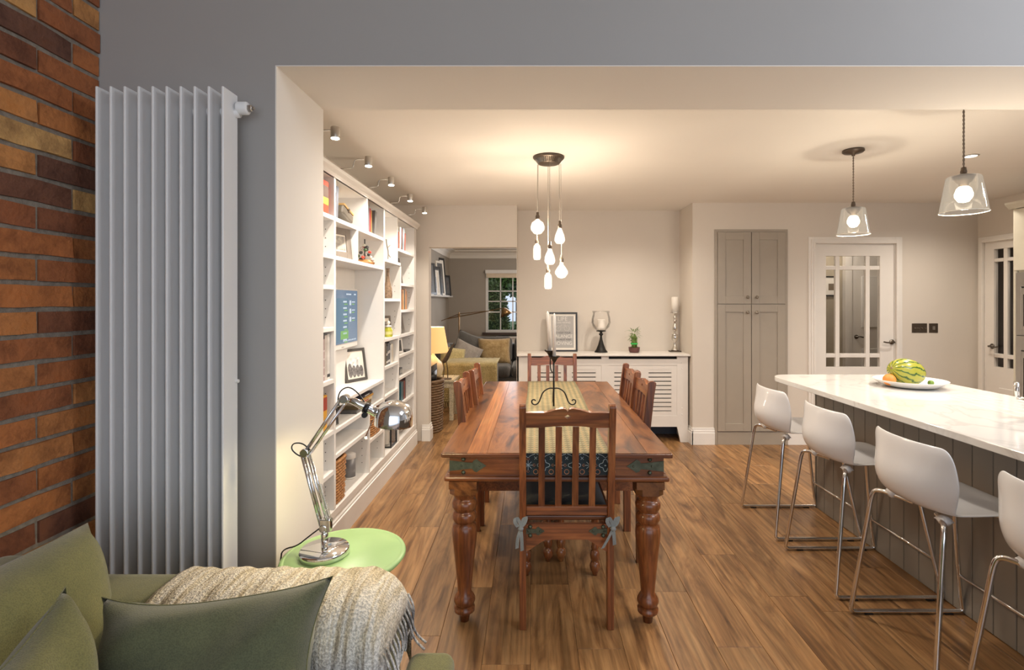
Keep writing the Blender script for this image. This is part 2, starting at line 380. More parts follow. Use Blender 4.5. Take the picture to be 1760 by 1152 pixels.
# garden outside
struct('ground', B(-14, 16, 10.7, 45, -.4, -.3), M('lawn', (.08, .13, .04), .9, var=.3))
def foliage(name, label, cx, cy, cz, rx, ry, rz_, n, leaf, mat, group=None):
    bm = bm_()
    for i in range(n):
        u, v, r = random.uniform(-1, 1), random.uniform(0, 2*PI), random.uniform(.75, 1.0)
        s = math.sqrt(1-u*u); p = Vector((s*math.cos(v)*rx*r, s*math.sin(v)*ry*r, u*rz_*r))
        a = Vector((random.gauss(0, 1), random.gauss(0, 1), random.gauss(0, 1))).normalized(); b = a.cross(Vector((random.gauss(0, 1), random.gauss(0, 1), 1))).normalized()
        q = [p+a*leaf, p+b*leaf*.5, p-a*leaf, p-b*leaf*.5]; bm.faces.new([bm.verts.new(x) for x in q])
    t = thing(name, label, 'plant', (cx, cy, -.3), group=group)
    o = obj('foliage', bm, mat, t, loc=(0, 0, cz+.3)); tag(o, kind='stuff')
    tm = tube(bm_(), [(0, 0, 0), (.02, 0, cz+.3)], .06, 6); obj('trunk', tm, M('bark', (.08, .055, .035), .9), t)
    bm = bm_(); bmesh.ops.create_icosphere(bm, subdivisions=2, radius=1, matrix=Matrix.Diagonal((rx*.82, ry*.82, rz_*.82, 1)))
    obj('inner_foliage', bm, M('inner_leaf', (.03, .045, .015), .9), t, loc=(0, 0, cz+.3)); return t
foliage('clipped_conifer', 'tall clipped hedge conifer left outside living room window', -.98, 13.2, .85, .45, .4, 1.15, 5200, .04, hedge_m)
foliage('garden_tree', 'leafy tree high outside living room window', -.45, 17, 2.6, 2.0, 1.0, 1.05, 6000, .09, leaf_m)
foliage('low_shrub', 'bright green shrub low outside living room window', .0, 13.6, .35, .62, .4, .65, 3200, .05, leaf_m)
t = thing('garden_house', 'blue grey house with tiled roof across the garden', 'house', (.9, 20.5, -.3))
obj('wall', B(-1.5, 4, 0, 3, 0, 2.2), M('blue_render', (.20, .27, .38), .8), t)
prism_bm = prism(bm_(), [(-.3, 2.15), (3.2, 2.15), (1.5, 3.1)], 'x', -1.8, 4.2); obj('roof', prism_bm, M('slate_tiles', (.12, .11, .13), .8, var=.3, scale=30), t)
obj('gutter', B(-1.8, 4.2, -.36, -.28, 2.08, 2.2), white, t)
for i in range(3):
    f = obj('window', frame2d(bm_(), 'y', -1.3+i*1.0, -.55+i*1.0, .6, 1.9, .07, -.04, .01), white, t); obj('pane', B(-1.23+i, -.62+i, -.015, -.01, .67, 1.83), M('dark_pane', (.06, .09, .13), .1), f)
# ------------------------------------------------------------------ doors
def panedoor(root, x0, x1, z1, cols, rws, y0=0, th=.04, swap=False):
    """leaf in local x (width) / z, front face y0; glass cells at cols x rws"""
    bm = bm_()
    xs = [x0]+[c for p in cols for c in p]+[x1]; zs = [r for p in rws for r in p]
    box(bm, x0, cols[0][0], y0, y0+th, .008, z1); box(bm, cols[-1][1], x1, y0, y0+th, .008, z1)
    box(bm, cols[0][0], cols[-1][1], y0, y0+th, rws[-1][1], z1); box(bm, cols[0][0], cols[-1][1], y0, y0+th, .008, rws[0][0])
    lf = obj('door_leaf', bm, whitew, root)
    for a, b in zip(cols, cols[1:]): obj('glazing_bar', B(a[1], b[0], y0+.004, y0+th-.004, rws[0][0], rws[-1][1]), whitew, root, bev=.004)
    for a, b in zip(rws, rws[1:]):
        bm = bm_()
        for c in cols: box(bm, c[0], c[1], y0+.004, y0+th-.004, a[1], b[0])
        obj('glazing_bar', bm, whitew, root, bev=.004)
    for c in cols:
        for r in rws: obj('glass_pane', B(c[0], c[1], y0+th*.5-.002, y0+th*.5+.002, r[0], r[1]), clear, root)
def casing(root, x0, x1, z1, y, wd=.06):
    bm = bm_()
    for k, (ww, pr) in enumerate(((wd, .014), (wd*.62, .022), (wd*.3, .028))):
        e = .0012*(2-k); box(bm, x0-ww, x0-e, y-pr, y-.0002*k, .001*k, z1+ww); box(bm, x1+e, x1+ww, y-pr, y-.0002*k, .001*k, z1+ww); box(bm, x0-e, x1+e, y-pr, y-.0002*k, z1+e, z1+ww-.0003)
    box(bm, x0-.002, x0+.006, y+.0005, y+.1, 0, z1); box(bm, x1-.006, x1+.002, y+.0005, y+.1, 0, z1); box(bm, x0+.006, x1-.006, y+.0005, y+.1, z1-.006, z1+.002)
    obj('door_casing', bm, whitew, root, bev=.003)
def lever(root, x, z, y, sgn=1):
    bm = bm_(); lathe(bm, [(.0, 0), (.024, 0), (.026, .004), (.02, .009), (.009, .012), (.009, .04), (0, .04)], 16, mat=Matrix.Translation((x, y, z)) @ Matrix.Rotation(PI/2, 4, 'X'))
    tube(bm, smoothpts([(x, y-.036, z), (x-.02*sgn, y-.045, z+.006), (x-.06*sgn, y-.042, z-.006), (x-.105*sgn, y-.04, z+.004)]), .007, 8)
    return obj('door_handle', bm, M('dark_nickel', (.16, .14, .12), .25, 1), root, smooth=True)
sc = 5.06/F
def zz(py, D=5.06): return CAMZ-(py-519)*D/F
def xx(px, D=5.06): return (px-912)*D/F
d = sempty('door_1', label='white glazed door with nine panes behind the island')
panedoor(d, 2.815, 3.59, 1.978, [(xx(1420), xx(1437)), (xx(1444), xx(1489)), (xx(1496), xx(1513))], [(zz(631), zz(615)), (zz(608), zz(464)), (zz(457), zz(440))], 5.064)
casing(d, 2.805, 3.60, 1.985, 5.06, .065)
lever(d, xx(1533), zz(588), 5.064)
for zc in (zz(457), .25): obj('hinge', boxes([(2.806, 2.82, 5.066, 5.078, zc-.05+i*.021, zc-.032+i*.021) for i in range(5)]), pewter, d)
# hall behind door_1
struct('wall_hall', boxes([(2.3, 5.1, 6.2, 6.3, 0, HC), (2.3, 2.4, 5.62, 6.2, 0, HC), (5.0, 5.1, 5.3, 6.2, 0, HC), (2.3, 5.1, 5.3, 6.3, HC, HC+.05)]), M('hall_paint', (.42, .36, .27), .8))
h = sempty('door_3', label='white panelled door seen through the glazed door')
obj('door_leaf', B(3.85, 4.62, 6.15, 6.19, 0, 2.0), whitew, h); obj('door_casing', frame2d(bm_(), 'y', 3.77, 4.70, -.02, 2.08, .08, 6.13, 6.19), whitew, h)
for (a, b_, c, e) in ((3.97, 4.18, 1.1, 1.72), (4.28, 4.5, 1.1, 1.72), (3.97, 4.18, .25, .85), (4.28, 4.5, .25, .85)): obj('raised_panel', B(a, b_, 6.135, 6.152, c, e), white, h, bev=.01)
lever(h, 3.91, .99, 6.15, -1)
t = thing('framed_picture', 'small dark framed picture seen through glazed door', 'picture', (3.63, 6.19, 1.60)); obj('frame', frame2d(bm_(), 'y', -.085, .085, -.12, .12, .014, -.02, 0), black, t); obj('print', B(-.072, .072, -.010, -.004, -.107, .107), wax, t); obj('image', B(-.035, .035, -.012, -.010, -.05, .03), M('sepia', (.2, .15, .1), .7), t)
# door_2 on the right wall
d2 = sempty('door_2', (4.42, 4.995, 0), label='white glazed door beside the oven tower'); d2.rotation_euler = (0, 0, -PI/2)
# local x runs towards the camera, local y into the wall
def yl(px): return 4.995-4.42*F/(px-912)
cols2 = [(yl(1707.5), yl(1723)), (yl(1729.5), yl(1729.5)+.20), (yl(1729.5)+.25, yl(1729.5)+.25+.1)]
panedoor(d2, .015, .77, 1.978, cols2, [(zz(631, 4.85), zz(615, 4.85)), (zz(608, 4.85), zz(450, 4.85)), (zz(444, 4.85), zz(428, 4.85))], .004)
casing(d2, .008, .78, 1.985, 0, .055)
lever(d2, .09, .985, .004, -1)
obj('raised_panel', B(.16, .62, -.003, .01, .2, .6), whitew, d2, bev=.008)
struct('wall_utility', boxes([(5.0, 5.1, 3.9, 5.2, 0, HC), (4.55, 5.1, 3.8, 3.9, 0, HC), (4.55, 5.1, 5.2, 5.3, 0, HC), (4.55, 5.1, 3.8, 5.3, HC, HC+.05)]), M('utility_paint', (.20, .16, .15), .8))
t = thing('wall_picture', 'dark picture hung on cord seen through right glazed door', 'picture', (4.99, 4.55, 1.45)); obj('frame', frame2d(bm_(), 'x', -.14, .14, -.17, .17, .02, -.03, 0), black, t); obj('cord', tube(bm_(), [(-.01, -.13, .17), (-.01, 0, .38), (-.01, .13, .17)], .003, 5), black, t); obj('image', B(-.012, -.006, -.12, .12, -.15, .15), M('dim_print', (.12, .12, .1), .6), t)
# switches
t = thing('light_switch_plate', 'bronze four-gang switch plate beside glazed door', 'switch', (xx(1580), 5.06, zz(564)), group='wall plates')
obj('plate', B(-.075, .075, -.005, 0, -.046, .046), bronze, t, bev=.002)
for i in range(4): obj('toggle', lathe(bm_(), [(.006, 0), (.005, .012), (.003, .018)], 8, mat=Matrix.Translation((-.05+.033*i, -.005, 0)) @ Matrix.Rotation(PI/2, 4, 'X')), steel, t)
t = thing('light_switch_plate', 'bronze single switch plate nearest the corner', 'switch', (xx(1604), 5.06, zz(564)), group='wall plates')
obj('plate', B(-.044, .044, -.005, 0, -.046, .046), bronze, t, bev=.002); obj('rocker', B(-.012, .012, -.010, -.004, -.018, .018), steel, t)

# ------------------------------------------------------------------ built-in cupboard
t = thing('larder_cupboard', 'tall taupe four-door cupboard set into the back wall', 'cupboard', (2.175, 5.06, 0))
obj('frame', boxes([(-.36, -.335, -.012, 0, .0, 2.125), (.335, .36, -.012, 0, .0, 2.125), (-.335, .335, -.012, 0, 2.10, 2.125), (-.335, .335, -.004, 0, .13, 2.10)]), greige, t)
obj('plinth', B(-.33, .33, -.008, 0, 0, .125), greige, t)
def shaker(root, x0, x1, z0, z1, y, kx, kz, mt, st=.075):
    bm = frame2d(bm_(), 'y', x0, x1, z0, z1, st, y-.020, y-.004); dr = obj('door', bm, mt, root, bev=.0015)
    obj('door_panel', B(x0+st, x1-st, y-.011, y-.004, z0+st, z1-st), mt, dr)
    obj('knob', lathe(bm_(), [(.006, 0), (.006, .012), (.014, .018), (.016, .024), (.012, .031), (.0, .033)], 14, mat=Matrix.Translation((kx, y-.02, kz)) @ Matrix.Rotation(PI/2, 4, 'X')), pewter, dr, smooth=True)
zs_ = zz(523)-.0
for s in (-1, 1):
    a, b_ = sorted((s*.003, s*.332)); shaker(t, a, b_, zs_+.003, 2.097, 0, s*.045, zz(511), greige); shaker(t, a, b_, .135, zs_-.003, 0, s*.045, zz(537), greige)

# ------------------------------------------------------------------ radiator cover in the recess
t = thing('radiator_cover', 'white slatted radiator cover along the recessed wall', 'radiator cover', (.73, 5.14, 0))
W2 = .85
obj('top', B(-.868, .868, -.03, .355, .865, .885), whitew, t, bev=.004)
bm = boxes([(-.72, .74, 0, .02, .155, .23), (-.85, -.72, 0, .02, .0, .86), (-.02, .055, 0, .02, .23, .835), (.74, .85, 0, .02, .23, .86), (-.02, .055, 0, .02, .835, .86), (-.72, -.02, 0, .02, .775, .835), (.055, .74, 0, .02, .775, .835), (-.72, -.02, 0, .02, .23, .265), (.055, .74, 0, .02, .23, .265)])
prism(bm, [(.74, .23), (.85, .23), (.85, 0), (.775, 0), (.74, .155)], 'y', 0, .02)
obj('front_frame', bm, whitew, t)
obj('side_panel', B(.83, .85, .02, .35, 0, .865), whitew, t); obj('side_panel', B(-.85, -.83, .02, .35, 0, .865), whitew, t)
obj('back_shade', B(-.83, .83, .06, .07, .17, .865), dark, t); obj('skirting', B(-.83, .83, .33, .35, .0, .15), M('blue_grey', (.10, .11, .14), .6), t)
for (a, b_) in ((-.72, -.37), (-.37, -.02), (.055, .40), (.40, .74)):
    g = obj('grille_panel', frame2d(bm_(), 'y', a, b_, .265, .775, .055, .004, .018, .045), whitew, t)
    for k in range(10):
        z0 = .318+k*.0425; obj('slat', B(a+.055, b_-.055, .006, .016, z0, z0+.033), whitew, g)
for xk, zk in ((.79, .80), (.79, .28), (.79, .74), (.79, .34)): obj('screw_cap', lathe(bm_(), [(.006, 0), (.005, .003), (0, .004)], 8, mat=Matrix.Translation((xk, 0, zk)) @ Matrix.Rotation(PI/2, 4, 'X')), white, t)
RC = .8855
# decorations on the cover
X_, Z_ = P(967, 575, 5.4)
t = thing('framed_print', 'black framed motivational word print leaning on wall', 'picture', (xx(967, 5.40), 5.40, RC), rot=(math.radians(-4), 0, 0))
obj('frame', frame2d(bm_(), 'y', -.157, .157, .0, .415, .018, -.012, .008), black, t, bev=.001)
obj('mount', B(-.14, .14, -.002, .004, .017, .398), wax, t); obj('print', B(-.118, .118, -.004, -.002, .04, .375), M('print_grey', (.40, .39, .38), .7), t)
wt = M('print_white', (.72, .70, .66), .7); bt = M('print_black', (.05, .05, .05), .7)
def tm(s, size, z, mt): return text_mesh('lettering', s, size, mt, t, Matrix.Translation((0, -.0045, z)) @ Matrix.Rotation(PI/2, 4, 'X'))
tm('LIFE', .062, .325, wt); tm('IS LIKE RIDING', .026, .297, wt); tm('TO KEEP YOUR', .025, .19, bt); tm('BALANCE', .049, .145, wt); tm('YOU MUST KEEP', .024, .118, bt); tm('MOVING', .052, .07, wt)
bm = bm_()
for cx in (-.045, .045): tube(bm, [(cx+.028*math.cos(a*PI/8), -.0045, .245+.028*math.sin(a*PI/8)) for a in range(17)], .0012, 4)
tube(bm, [(-.045, -.0045, .245), (-.015, -.0045, .28), (.03, -.0045, .28), (.045, -.0045, .245)], .0012, 4); tube(bm, [(-.015, -.0045, .28), (0, -.0045, .245), (.03, -.0045, .285)], .0012, 4)
obj('bicycle_drawing', bm, wt, t)
hx = xx(1033, 5.33)
t = thing('hurricane_candle_holder', 'clear glass hurricane bowl on black trumpet stand', 'candle holder', (hx, 5.33, RC))
obj('stand', lathe(bm_(), [(.068, 0), (.068, .004), (.05, .03), (.03, .08), (.016, .13), (.011, .165), (.014, .175), (.024, .188), (.013, .2), (.014, .212), (.05, .218), (.05, .226), (0, .226)], 28), iron, t, smooth=True)
obj('bowl', lathe(bm_(), [(.03, .226), (.055, .232), (.085, .265), (.1, .31), (.095, .36), (.083, .40), (.092, .43), (.091, .43), (.081, .40), (.093, .36), (.098, .31), (.083, .268), (.05, .235)], 32, cap=False), clear, t, smooth=True)
tag(obj('pillar_candle', lathe(bm_(), [(0, 0), (.042, 0), (.043, .004), (.043, .105), (.038, .11), (0, .107)], 24), wax, smooth=True, loc=(hx, 5.33, RC+.232)), 'short cream candle inside the glass hurricane bowl', 'candle')
# bamboo plant
px_ = xx(1090, 5.3)
t = thing('potted_bamboo', 'small leafy bamboo in brown oval pot', 'plant', (px_, 5.3, RC))
obj('pot', lathe(bm_(), [(.0, 0), (.045, 0), (.055, .02), (.058, .05), (.06, .055), (.052, .055), (.05, .045), (0, .045)], 24), M('brown_pot', (.12, .045, .04), .4), t, smooth=True)
bm = bm_(); random.seed(3)
for i in range(16):
    a = random.uniform(0, 2*PI); r = random.uniform(0, .03); tube(bm, [(r*math.cos(a), r*math.sin(a), .03), (r*math.cos(a)*1.1, r*math.sin(a)*1.1, random.uniform(.12, .2))], .006, 6)
obj('stem', bm, M('bamboo_stem', (.16, .24, .05), .4), t, smooth=True).update_tag()
tag(t.children[-1], kind='stuff')
obj('ribbon', lathe(bm_(), [(.037, .085), (.038, .1)], 16, cap=False), M('green_foil', (.05, .6, .12), .3), t)
for i in range(46):
    a = random.uniform(0, 2*PI); z0 = random.uniform(.11, .22); L = random.uniform(.05, .085); el = random.uniform(-.1, 1.1); r0 = .02
    d_ = Vector((math.cos(a)*math.cos(el), math.sin(a)*math.cos(el), math.sin(el))); p = Vector((math.cos(a)*r0, math.sin(a)*r0, z0)); s_ = d_.cross(Vector((0, 0, 1))).normalized()*.006
    bm = bm_(); q = [p, p+d_*L*.5+s_+Vector((0, 0, .006)), p+d_*L+Vector((0, 0, -.012)), p+d_*L*.5-s_+Vector((0, 0, .006))]
    bm.faces.new([bm.verts.new(v) for v in q]); obj('leaf', bm, leaf_m, t, solid=.0008)
cx_ = xx(1160, 5.38)
t = thing('silver_candlestick', 'tall turned mercury-silver candlestick in the recess corner', 'candlestick', (cx_, 5.38, RC))
obj('base', B(-.058, .058, -.045, .045, 0, .012), bronze, t, bev=.003)
obj('stem', lathe(bm_(), [(.04, .012), (.034, .03), (.02, .06), (.014, .10), (.02, .112), (.034, .13), (.037, .16), (.03, .175), (.038, .18), (.012, .186), (.012, .21), (.022, .225), (.026, .25), (.016, .29), (.011, .31), (.02, .32), (.02, .33), (.011, .34), (.019, .355), (.019, .365), (.011, .375), (.012, .40), (.046, .408), (.046, .416), (0, .416)], 24), M('mercury_silver', (.62, .59, .55), .22, 1, .25, 60), t, smooth=True)
tag(obj('pillar_candle', lathe(bm_(), [(0, 0), (.036, 0), (.036, .155), (.031, .16), (0, .157)], 24), wax, smooth=True, loc=(cx_, 5.38, RC+.4165)), 'tall cream candle on the silver candlestick', 'candle')

# ------------------------------------------------------------------ bookcase
XF, XB = -1.135, -1.36
bc = thing('bookcase', 'white built-in bookcase covering the left wall', 'bookcase', (XB, 2.3, 0))
def PB(x0, x1, y0, y1, z0, z1): return B(x0-XB, x1-XB, y0-2.3, y1-2.3, z0, z1)
Y0, Y1 = 2.30, 5.08
def up(y, z0, z1, t_=.025): obj('upright', PB(XB, XF, y-t_/2, y+t_/2, z0, z1), white, bc, bev=.001)
def sh(y0, y1, z, th=.024): obj('shelf_board', PB(XB, XF-.002, y0, y1, z-th, z), white, bc, bev=.001)
obj('back_panel', PB(XB-.012, XB, Y0, Y1, 0, 2.15), white, bc)
VA, V35, V33, V36, V3, V4, V4b, V5, VE = 2.972, 3.56, 3.36, 3.61, 3.972, 4.37, 4.48, 4.41, 5.0
up(Y0+.012, .2, 2.14); up(VA, .2, 2.14); up(V3, .2, 2.14); obj('end_stile', PB(XB, XF, VE-.01, Y1, .2, 2.14), white, bc)
up(V35, 1.9, 2.14, .022); up(V33, 1.67, 1.88, .02); up(V36, .2, .64, .02); up(V4, 1.74, 2.14, .02); up(V4b, 1.115, 1.72, .022); up(V5, .2, 1.095, .022)
for z_ in (1.905, 1.68, 1.505, 1.265, .965, .67, .437): sh(Y0, VA, z_)
sh(VA, V3, 1.905); sh(VA, V3, 1.68); sh(VA, V3, .812, .022); sh(VA, V3, .664); sh(VA, V36, .515); sh(V36, V3, .43)
for z_ in (1.75,): sh(V3, V4b, z_)
sh(V3, V4b, 1.437); sh(V3, VE, 1.12); sh(V3, V5, .90); sh(V3, V5, .67)
for z_ in (1.872,): sh(V4, VE, z_)
for z_ in (1.575, 1.34): sh(V4b, VE, z_)
for z_ in (.945, .752, .518): sh(V5, VE, z_)
obj('bottom_board', PB(XB, XF+.002, Y0, Y1, .165, .205), white, bc)
obj('top_board', PB(XB, XF, Y0, Y1, 2.13, 2.15), white, bc)
bm = prism(bm_(), [(XF-XB-.01, 2.13), (XF-XB+.006, 2.13), (XF-XB+.012, 2.15), (XF-XB+.03, 2.165), (XF-XB+.034, 2.182), (XF-XB-.01, 2.182)], 'y', Y0-2.3, Y1-2.3+.03); obj('cornice', bm, white, bc)
bm = prism(bm_(), [(XF-XB-.03, 0), (XF-XB+.012, 0), (XF-XB+.012, .125), (XF-XB+.006, .13), (XF-XB+.006, .14), (XF-XB, .15), (XF-XB, .16), (XF-XB-.03, .165)], 'y', Y0-2.3, Y1-2.3+.0); obj('plinth', bm, white, bc)
bm = bm_()
for (yv, cells) in ((VA-.0135, [(.2, .43), (.45, .64), (.69, .94), (.98, 1.24), (1.28, 1.48), (1.52, 1.65), (1.69, 1.88)]), (V36-.011, [(.24, .48)]), (V3-.0135, [(.24, .40)]), (V5-.012, [(.70, .87)]), (V4b-.012, [(1.14, 1.40), (1.46, 1.62)]), (VE-.011, [(.55, .72), (.77, .92), (.96, 1.09), (1.15, 1.31), (1.36, 1.55), (1.6, 1.8)])):
    for (a, b_) in cells:
        z_ = a+.04
        while z_ < b_-.02:
            for xk in (XF-.05,): lathe(bm, [(.003, 0), (.003, .002)], 6, mat=Matrix.Translation((xk-XB, yv-2.3, z_)) @ Matrix.Rotation(PI/2, 4, 'X'))
            z_ += .05
tag(obj('peg_holes', bm, black, bc), kind='stuff')

BK = 'books in the built-in bookcase'
def colm(c): return M('cover_%d_%d_%d' % tuple(int(x*100) for x in c), c, .5, var=.12, scale=25)
pages = M('paper_pages', (.72, .66, .54), .8, var=.08, scale=120)
def book(y, th, h, dpt, col, z, label, xf=XF-.025, lean=0, band=None, flat=False):
    t = thing('book', label, 'book', (xf, y, z), group=BK)
    if flat: t.rotation_euler = (math.radians(-90), 0, 0); # lies down: height axis -> depth of shelf
    elif lean: t.rotation_euler = (math.radians(lean), 0, 0)
    c = obj('cover', boxes([(-dpt, 0, 0, .003, 0, h), (-dpt, 0, th-.003, th, 0, h), (-.003, .0005, .0, th, 0, h)]), colm(col), t)
    obj('page_block', B(-dpt+.004, -.003, .003, th-.003, .004, h-.004), pages, t)
    if band:
        for (a, b_, cc) in band: obj('spine_print', B(-.002, .0012, -.0006, th+.0006, h*a, h*b_), colm(cc), c)
    return t
# column nearest the opening
book(2.86, .075, .19, .17, (.45, .06, .03), 1.9055, 'thick red pictorial book on top shelf nearest opening', band=[(.3, .5, (.6, .42, .05)), (.5, .85, (.09, .06, .05))])
book(2.835, .045, .235, .19, (.42, .30, .29), .9655, 'pink checked ring binder by the opening', band=[(.1, .14, (.6, .5, .5)), (.3, .34, (.6, .5, .5)), (.5, .54, (.6, .5, .5)), (.7, .74, (.6, .5, .5))])
book(2.882, .036, .255, .19, (.55, .50, .46), .9655, 'pale grey folder between checked binder and white file')
book(2.92, .036, .26, .19, (.70, .68, .64), .9655, 'white file standing against the upright by opening', band=[(.05, .12, (.05, .05, .05))])
book(2.86, .055, .21, .17, (.66, .33, .03), .6705, 'yellow hardback with red label low by the opening', band=[(.6, .95, (.35, .05, .03))])
# top row, second compartment
book(3.01, .02, .18, .15, (.50, .35, .18), 1.9055, 'tan paperback beside the slate book on top shelf', lean=-4)
book(3.045, .035, .20, .16, (.13, .14, .17), 1.9055, 'slate grey book leaning on top shelf', lean=-5)
t = thing('leather_case', 'brown and tan leather case tipped on top shelf', 'case', (XF-.03, 3.17, 1.9055), rot=(math.radians(-14), 0, 0))
obj('body', B(-.15, 0, 0, .19, .03, .085), M('brown_leather', (.10, .085, .065), .5, var=.2), t, bev=.012); obj('lid_band', B(-.152, .002, .01, .185, .085, .1), M('tan_leather', (.42, .26, .10), .5), t, bev=.003); obj('latch', B(0, .006, .08, .1, .07, .095), pewter, t)
t.location.z += .03
cols_ = [((.45, .17, .05), 'orange and black patterned book on top shelf', .045, .19, [(.2, .35, (.05, .04, .03)), (.5, .62, (.05, .04, .03)), (.8, .9, (.6, .5, .3))]), ((.22, .21, .23), 'narrow grey book right of orange patterned one', .035, .2, None), ((.42, .04, .05), 'crimson book on top shelf', .03, .18, None), ((.55, .30, .08), 'amber paperback behind crimson book', .02, .17, None)]
y = 3.60
for c_, l_, th, h, bd in cols_: book(y, th, h, .16, c_, 1.9055, l_, band=bd); y += th+.003
book(3.79, .05, .19, .17, (.16, .155, .15), 1.9055, 'large charcoal ring file leaning at top shelf end', lean=-9)
def pframe(label, x, y, z, w, h, fw, mat, ang, imgc=(.3, .3, .3), tilt=-6, mount=True, name='photo_frame', th=.02):
    t = thing(name, label, 'photo frame', (x, y, z+.002), rot=(0, 0, 0)); t.rotation_mode = 'XYZ'
    R = Matrix.Rotation(ang, 4, 'Z') @ Matrix.Rotation(math.radians(tilt), 4, 'X'); t.rotation_euler = R.to_euler()
    obj('frame', frame2d(bm_(), 'y', -w/2, w/2, 0, h, fw, -th*.4, th*.6), mat, t, bev=.0015)
    obj('mount', B(-w/2+fw, w/2-fw, -.001, .003, fw, h-fw), wax if mount else M('photo_dark', (.1, .1, .1), .5), t)
    obj('photo', B(-w*.22, w*.22, -.003, -.001, h*.28, h*.72), M('photo_%d' % int(imgc[0]*100), imgc, .5, var=.5, scale=30), t); return t
# local -y is the face; rotate so it faces +x and a little to the camera
pframe('wide grey mounted photo frame on second shelf', XF-.065, 3.25, 1.6815, .19, .20, .045, M('grey_frame', (.21, .18, .155), .6), PI/2-.35, (.35, .33, .3))
# painted ship ornament
t = thing('ship_ornament', 'small multicoloured rigged ornament on second shelf', 'ornament', (XF-.07, 3.72, 1.6815))
t.scale = (1.3, 1.3, 1.15)
obj('hull', lathe(bm_(), [(0, 0), (.05, 0), (.055, .012), (.03, .03), (0, .03)], 16), M('orn_wood', (.35, .16, .05), .5, var=.4, scale=50), t)
cc = [(.6, .55, .5), (.05, .05, .05), (.6, .05, .03), (.7, .68, .6), (.06, .12, .05), (.04, .04, .04)]
for i in range(16):
    a = i*2.4; zq = .03+.006*i; r = .045*(1-i/19)
    bm = bm_(); bmesh.ops.create_icosphere(bm, subdivisions=1, radius=.011, matrix=Matrix.Translation((r*math.cos(a), r*math.sin(a), zq))); obj('bead', bm, colm(cc[i % 6]), t)
obj('mast', tube(bm_(), [(0, 0, .02), (0, 0, .16)], .003, 6), black, t)
# monitor
mo = thing('wall_monitor', 'white framed monitor showing blue menu list', 'monitor', (-1.325, 3.61, 1.075))
obj('casing', B(-.03, 0, -.31, .31, 0, .43), white, mo, bev=.006)
m, nt, b = nodes('screen_blue'); b.inputs['Base Color'].default_value = (.02, .03, .05, 1); b.inputs['Emission Color'].default_value = (.075, .13, .20, 1); b.inputs['Emission Strength'].default_value = 1.3; b.inputs['Roughness'].default_value = .2
obj('screen', B(0, .003, -.295, .295, .04, .418), m, mo)
scw = emis('screen_white', (.75, .85, .95), .8); scg = emis('screen_green', (.25, .55, .15), .8); scb = emis('screen_cyan', (.20, .42, .55), .8)
bm = bm_(); bg_ = bm_(); bc_ = bm_()
box(bc_, .003, .0035, -.20, .10, .05, .36)
for i in range(7):
    zq = .33-.045*i; box(bm, .0036, .0042, -.0, .07, zq, zq+.012); box(bg_, .0036, .0042, .02, .085, zq-.016, zq-.008)
for i in range(3):
    zq = .31-.06*i; box(bm, .0036, .0042, .125, .16, zq, zq+.035); box(bm, .0036, .0042, .175, .24, zq+.02, zq+.028); box(bg_, .0036, .0042, .175, .23, zq+.004, zq+.011)
box(bm, .0036, .0042, .06, .16, .385, .395); box(bm, .0036, .0042, .22, .26, .385, .395)
for i in range(9): box(bm, .0036, .0042, .0+.03*i, .018+.03*i, .052, .062)
box(bg_, .0036, .0042, -.05, .10, .07, .13)
tag(obj('screen_text', bm, scw, mo), kind='stuff'); tag(obj('screen_highlight', bg_, scg, mo), kind='stuff'); obj('screen_column', bc_, emis('screen_mid', (.12, .25, .36), .8), mo); obj('badge', B(0, .002, -.02, .02, .012, .018), steel, mo)
t = pframe('grey framed monochrome group portrait under the monitor', -1.305, 3.845, .813, .215, .245, .02, M('charcoal_frame', (.07, .065, .06), .5), 1.12, (.75, .73, .7), tilt=-9)
bm = bm_()
for i, (xq, hh) in enumerate(((-.055, .12), (-.018, .10), (.02, .10), (.055, .095))):
    prism(bm, [(xq+.02*math.cos(a*PI/6), .03+hh*.45+hh*.45*math.sin(a*PI/6)) for a in range(12)], 'y', -.0045, -.003)
obj('portrait_figures', bm, M('ink_grey', (.16, .15, .15), .7, var=.6, scale=60), t)
t = pframe('dark grey tablet frame standing below the desk shelf', XF-.06, 3.07, .665, .10, .125, .006, M('slate_frame', (.09, .085, .08), .5), PI/2-.5, (.09, .085, .08), mount=False)
# stacked flat books under the desk shelf
def flatbook(z, th, y0, L, dpt, col, label, band=None, name='book'):
    t = thing(name, label, 'book', (XF-.02, y0, z), group=BK)
    c = obj('cover', boxes([(-dpt, 0, 0, L, 0, .003), (-dpt, 0, 0, L, th-.003, th), (-.003, .0005, 0, L, 0, th), (-dpt, 0, -.0005, .003, 0, th)]), colm(col), t); obj('page_block', B(-dpt+.004, -.003, .003, L-.004, .003, th-.003), pages, t)
    if band: obj('spine_print', B(-.002, .0012, L*.3, L*.7, th*.3, th*.7), colm(band), c)
z = .6645
tag(obj('laptop', B(-.21, 0, 0, .31, 0, .022), M('laptop_grey', (.10, .095, .09), .35), bev=.004, loc=(XF-.02, 3.40, z)), 'grey laptop at the bottom of flat book stack', 'laptop'); z += .0225
for (th, c_, l_, y0, L) in ((.022, (.16, .11, .05), 'brown flat hardback resting on the laptop', 3.43, .28), (.018, (.62, .52, .36), 'cream flat hardback in stack under desk shelf', 3.46, .27), (.016, (.55, .30, .06), 'amber flat hardback in stack under desk shelf', 3.48, .28), (.018, (.03, .03, .05), 'black flat hardback with white title on stack', 3.49, .25)):
    flatbook(z, th, y0, L, .16, c_, l_, (.6, .6, .6) if c_[0] < .1 else ((.5, .05, .05) if c_[0] > .6 else None)); z += th+.0005
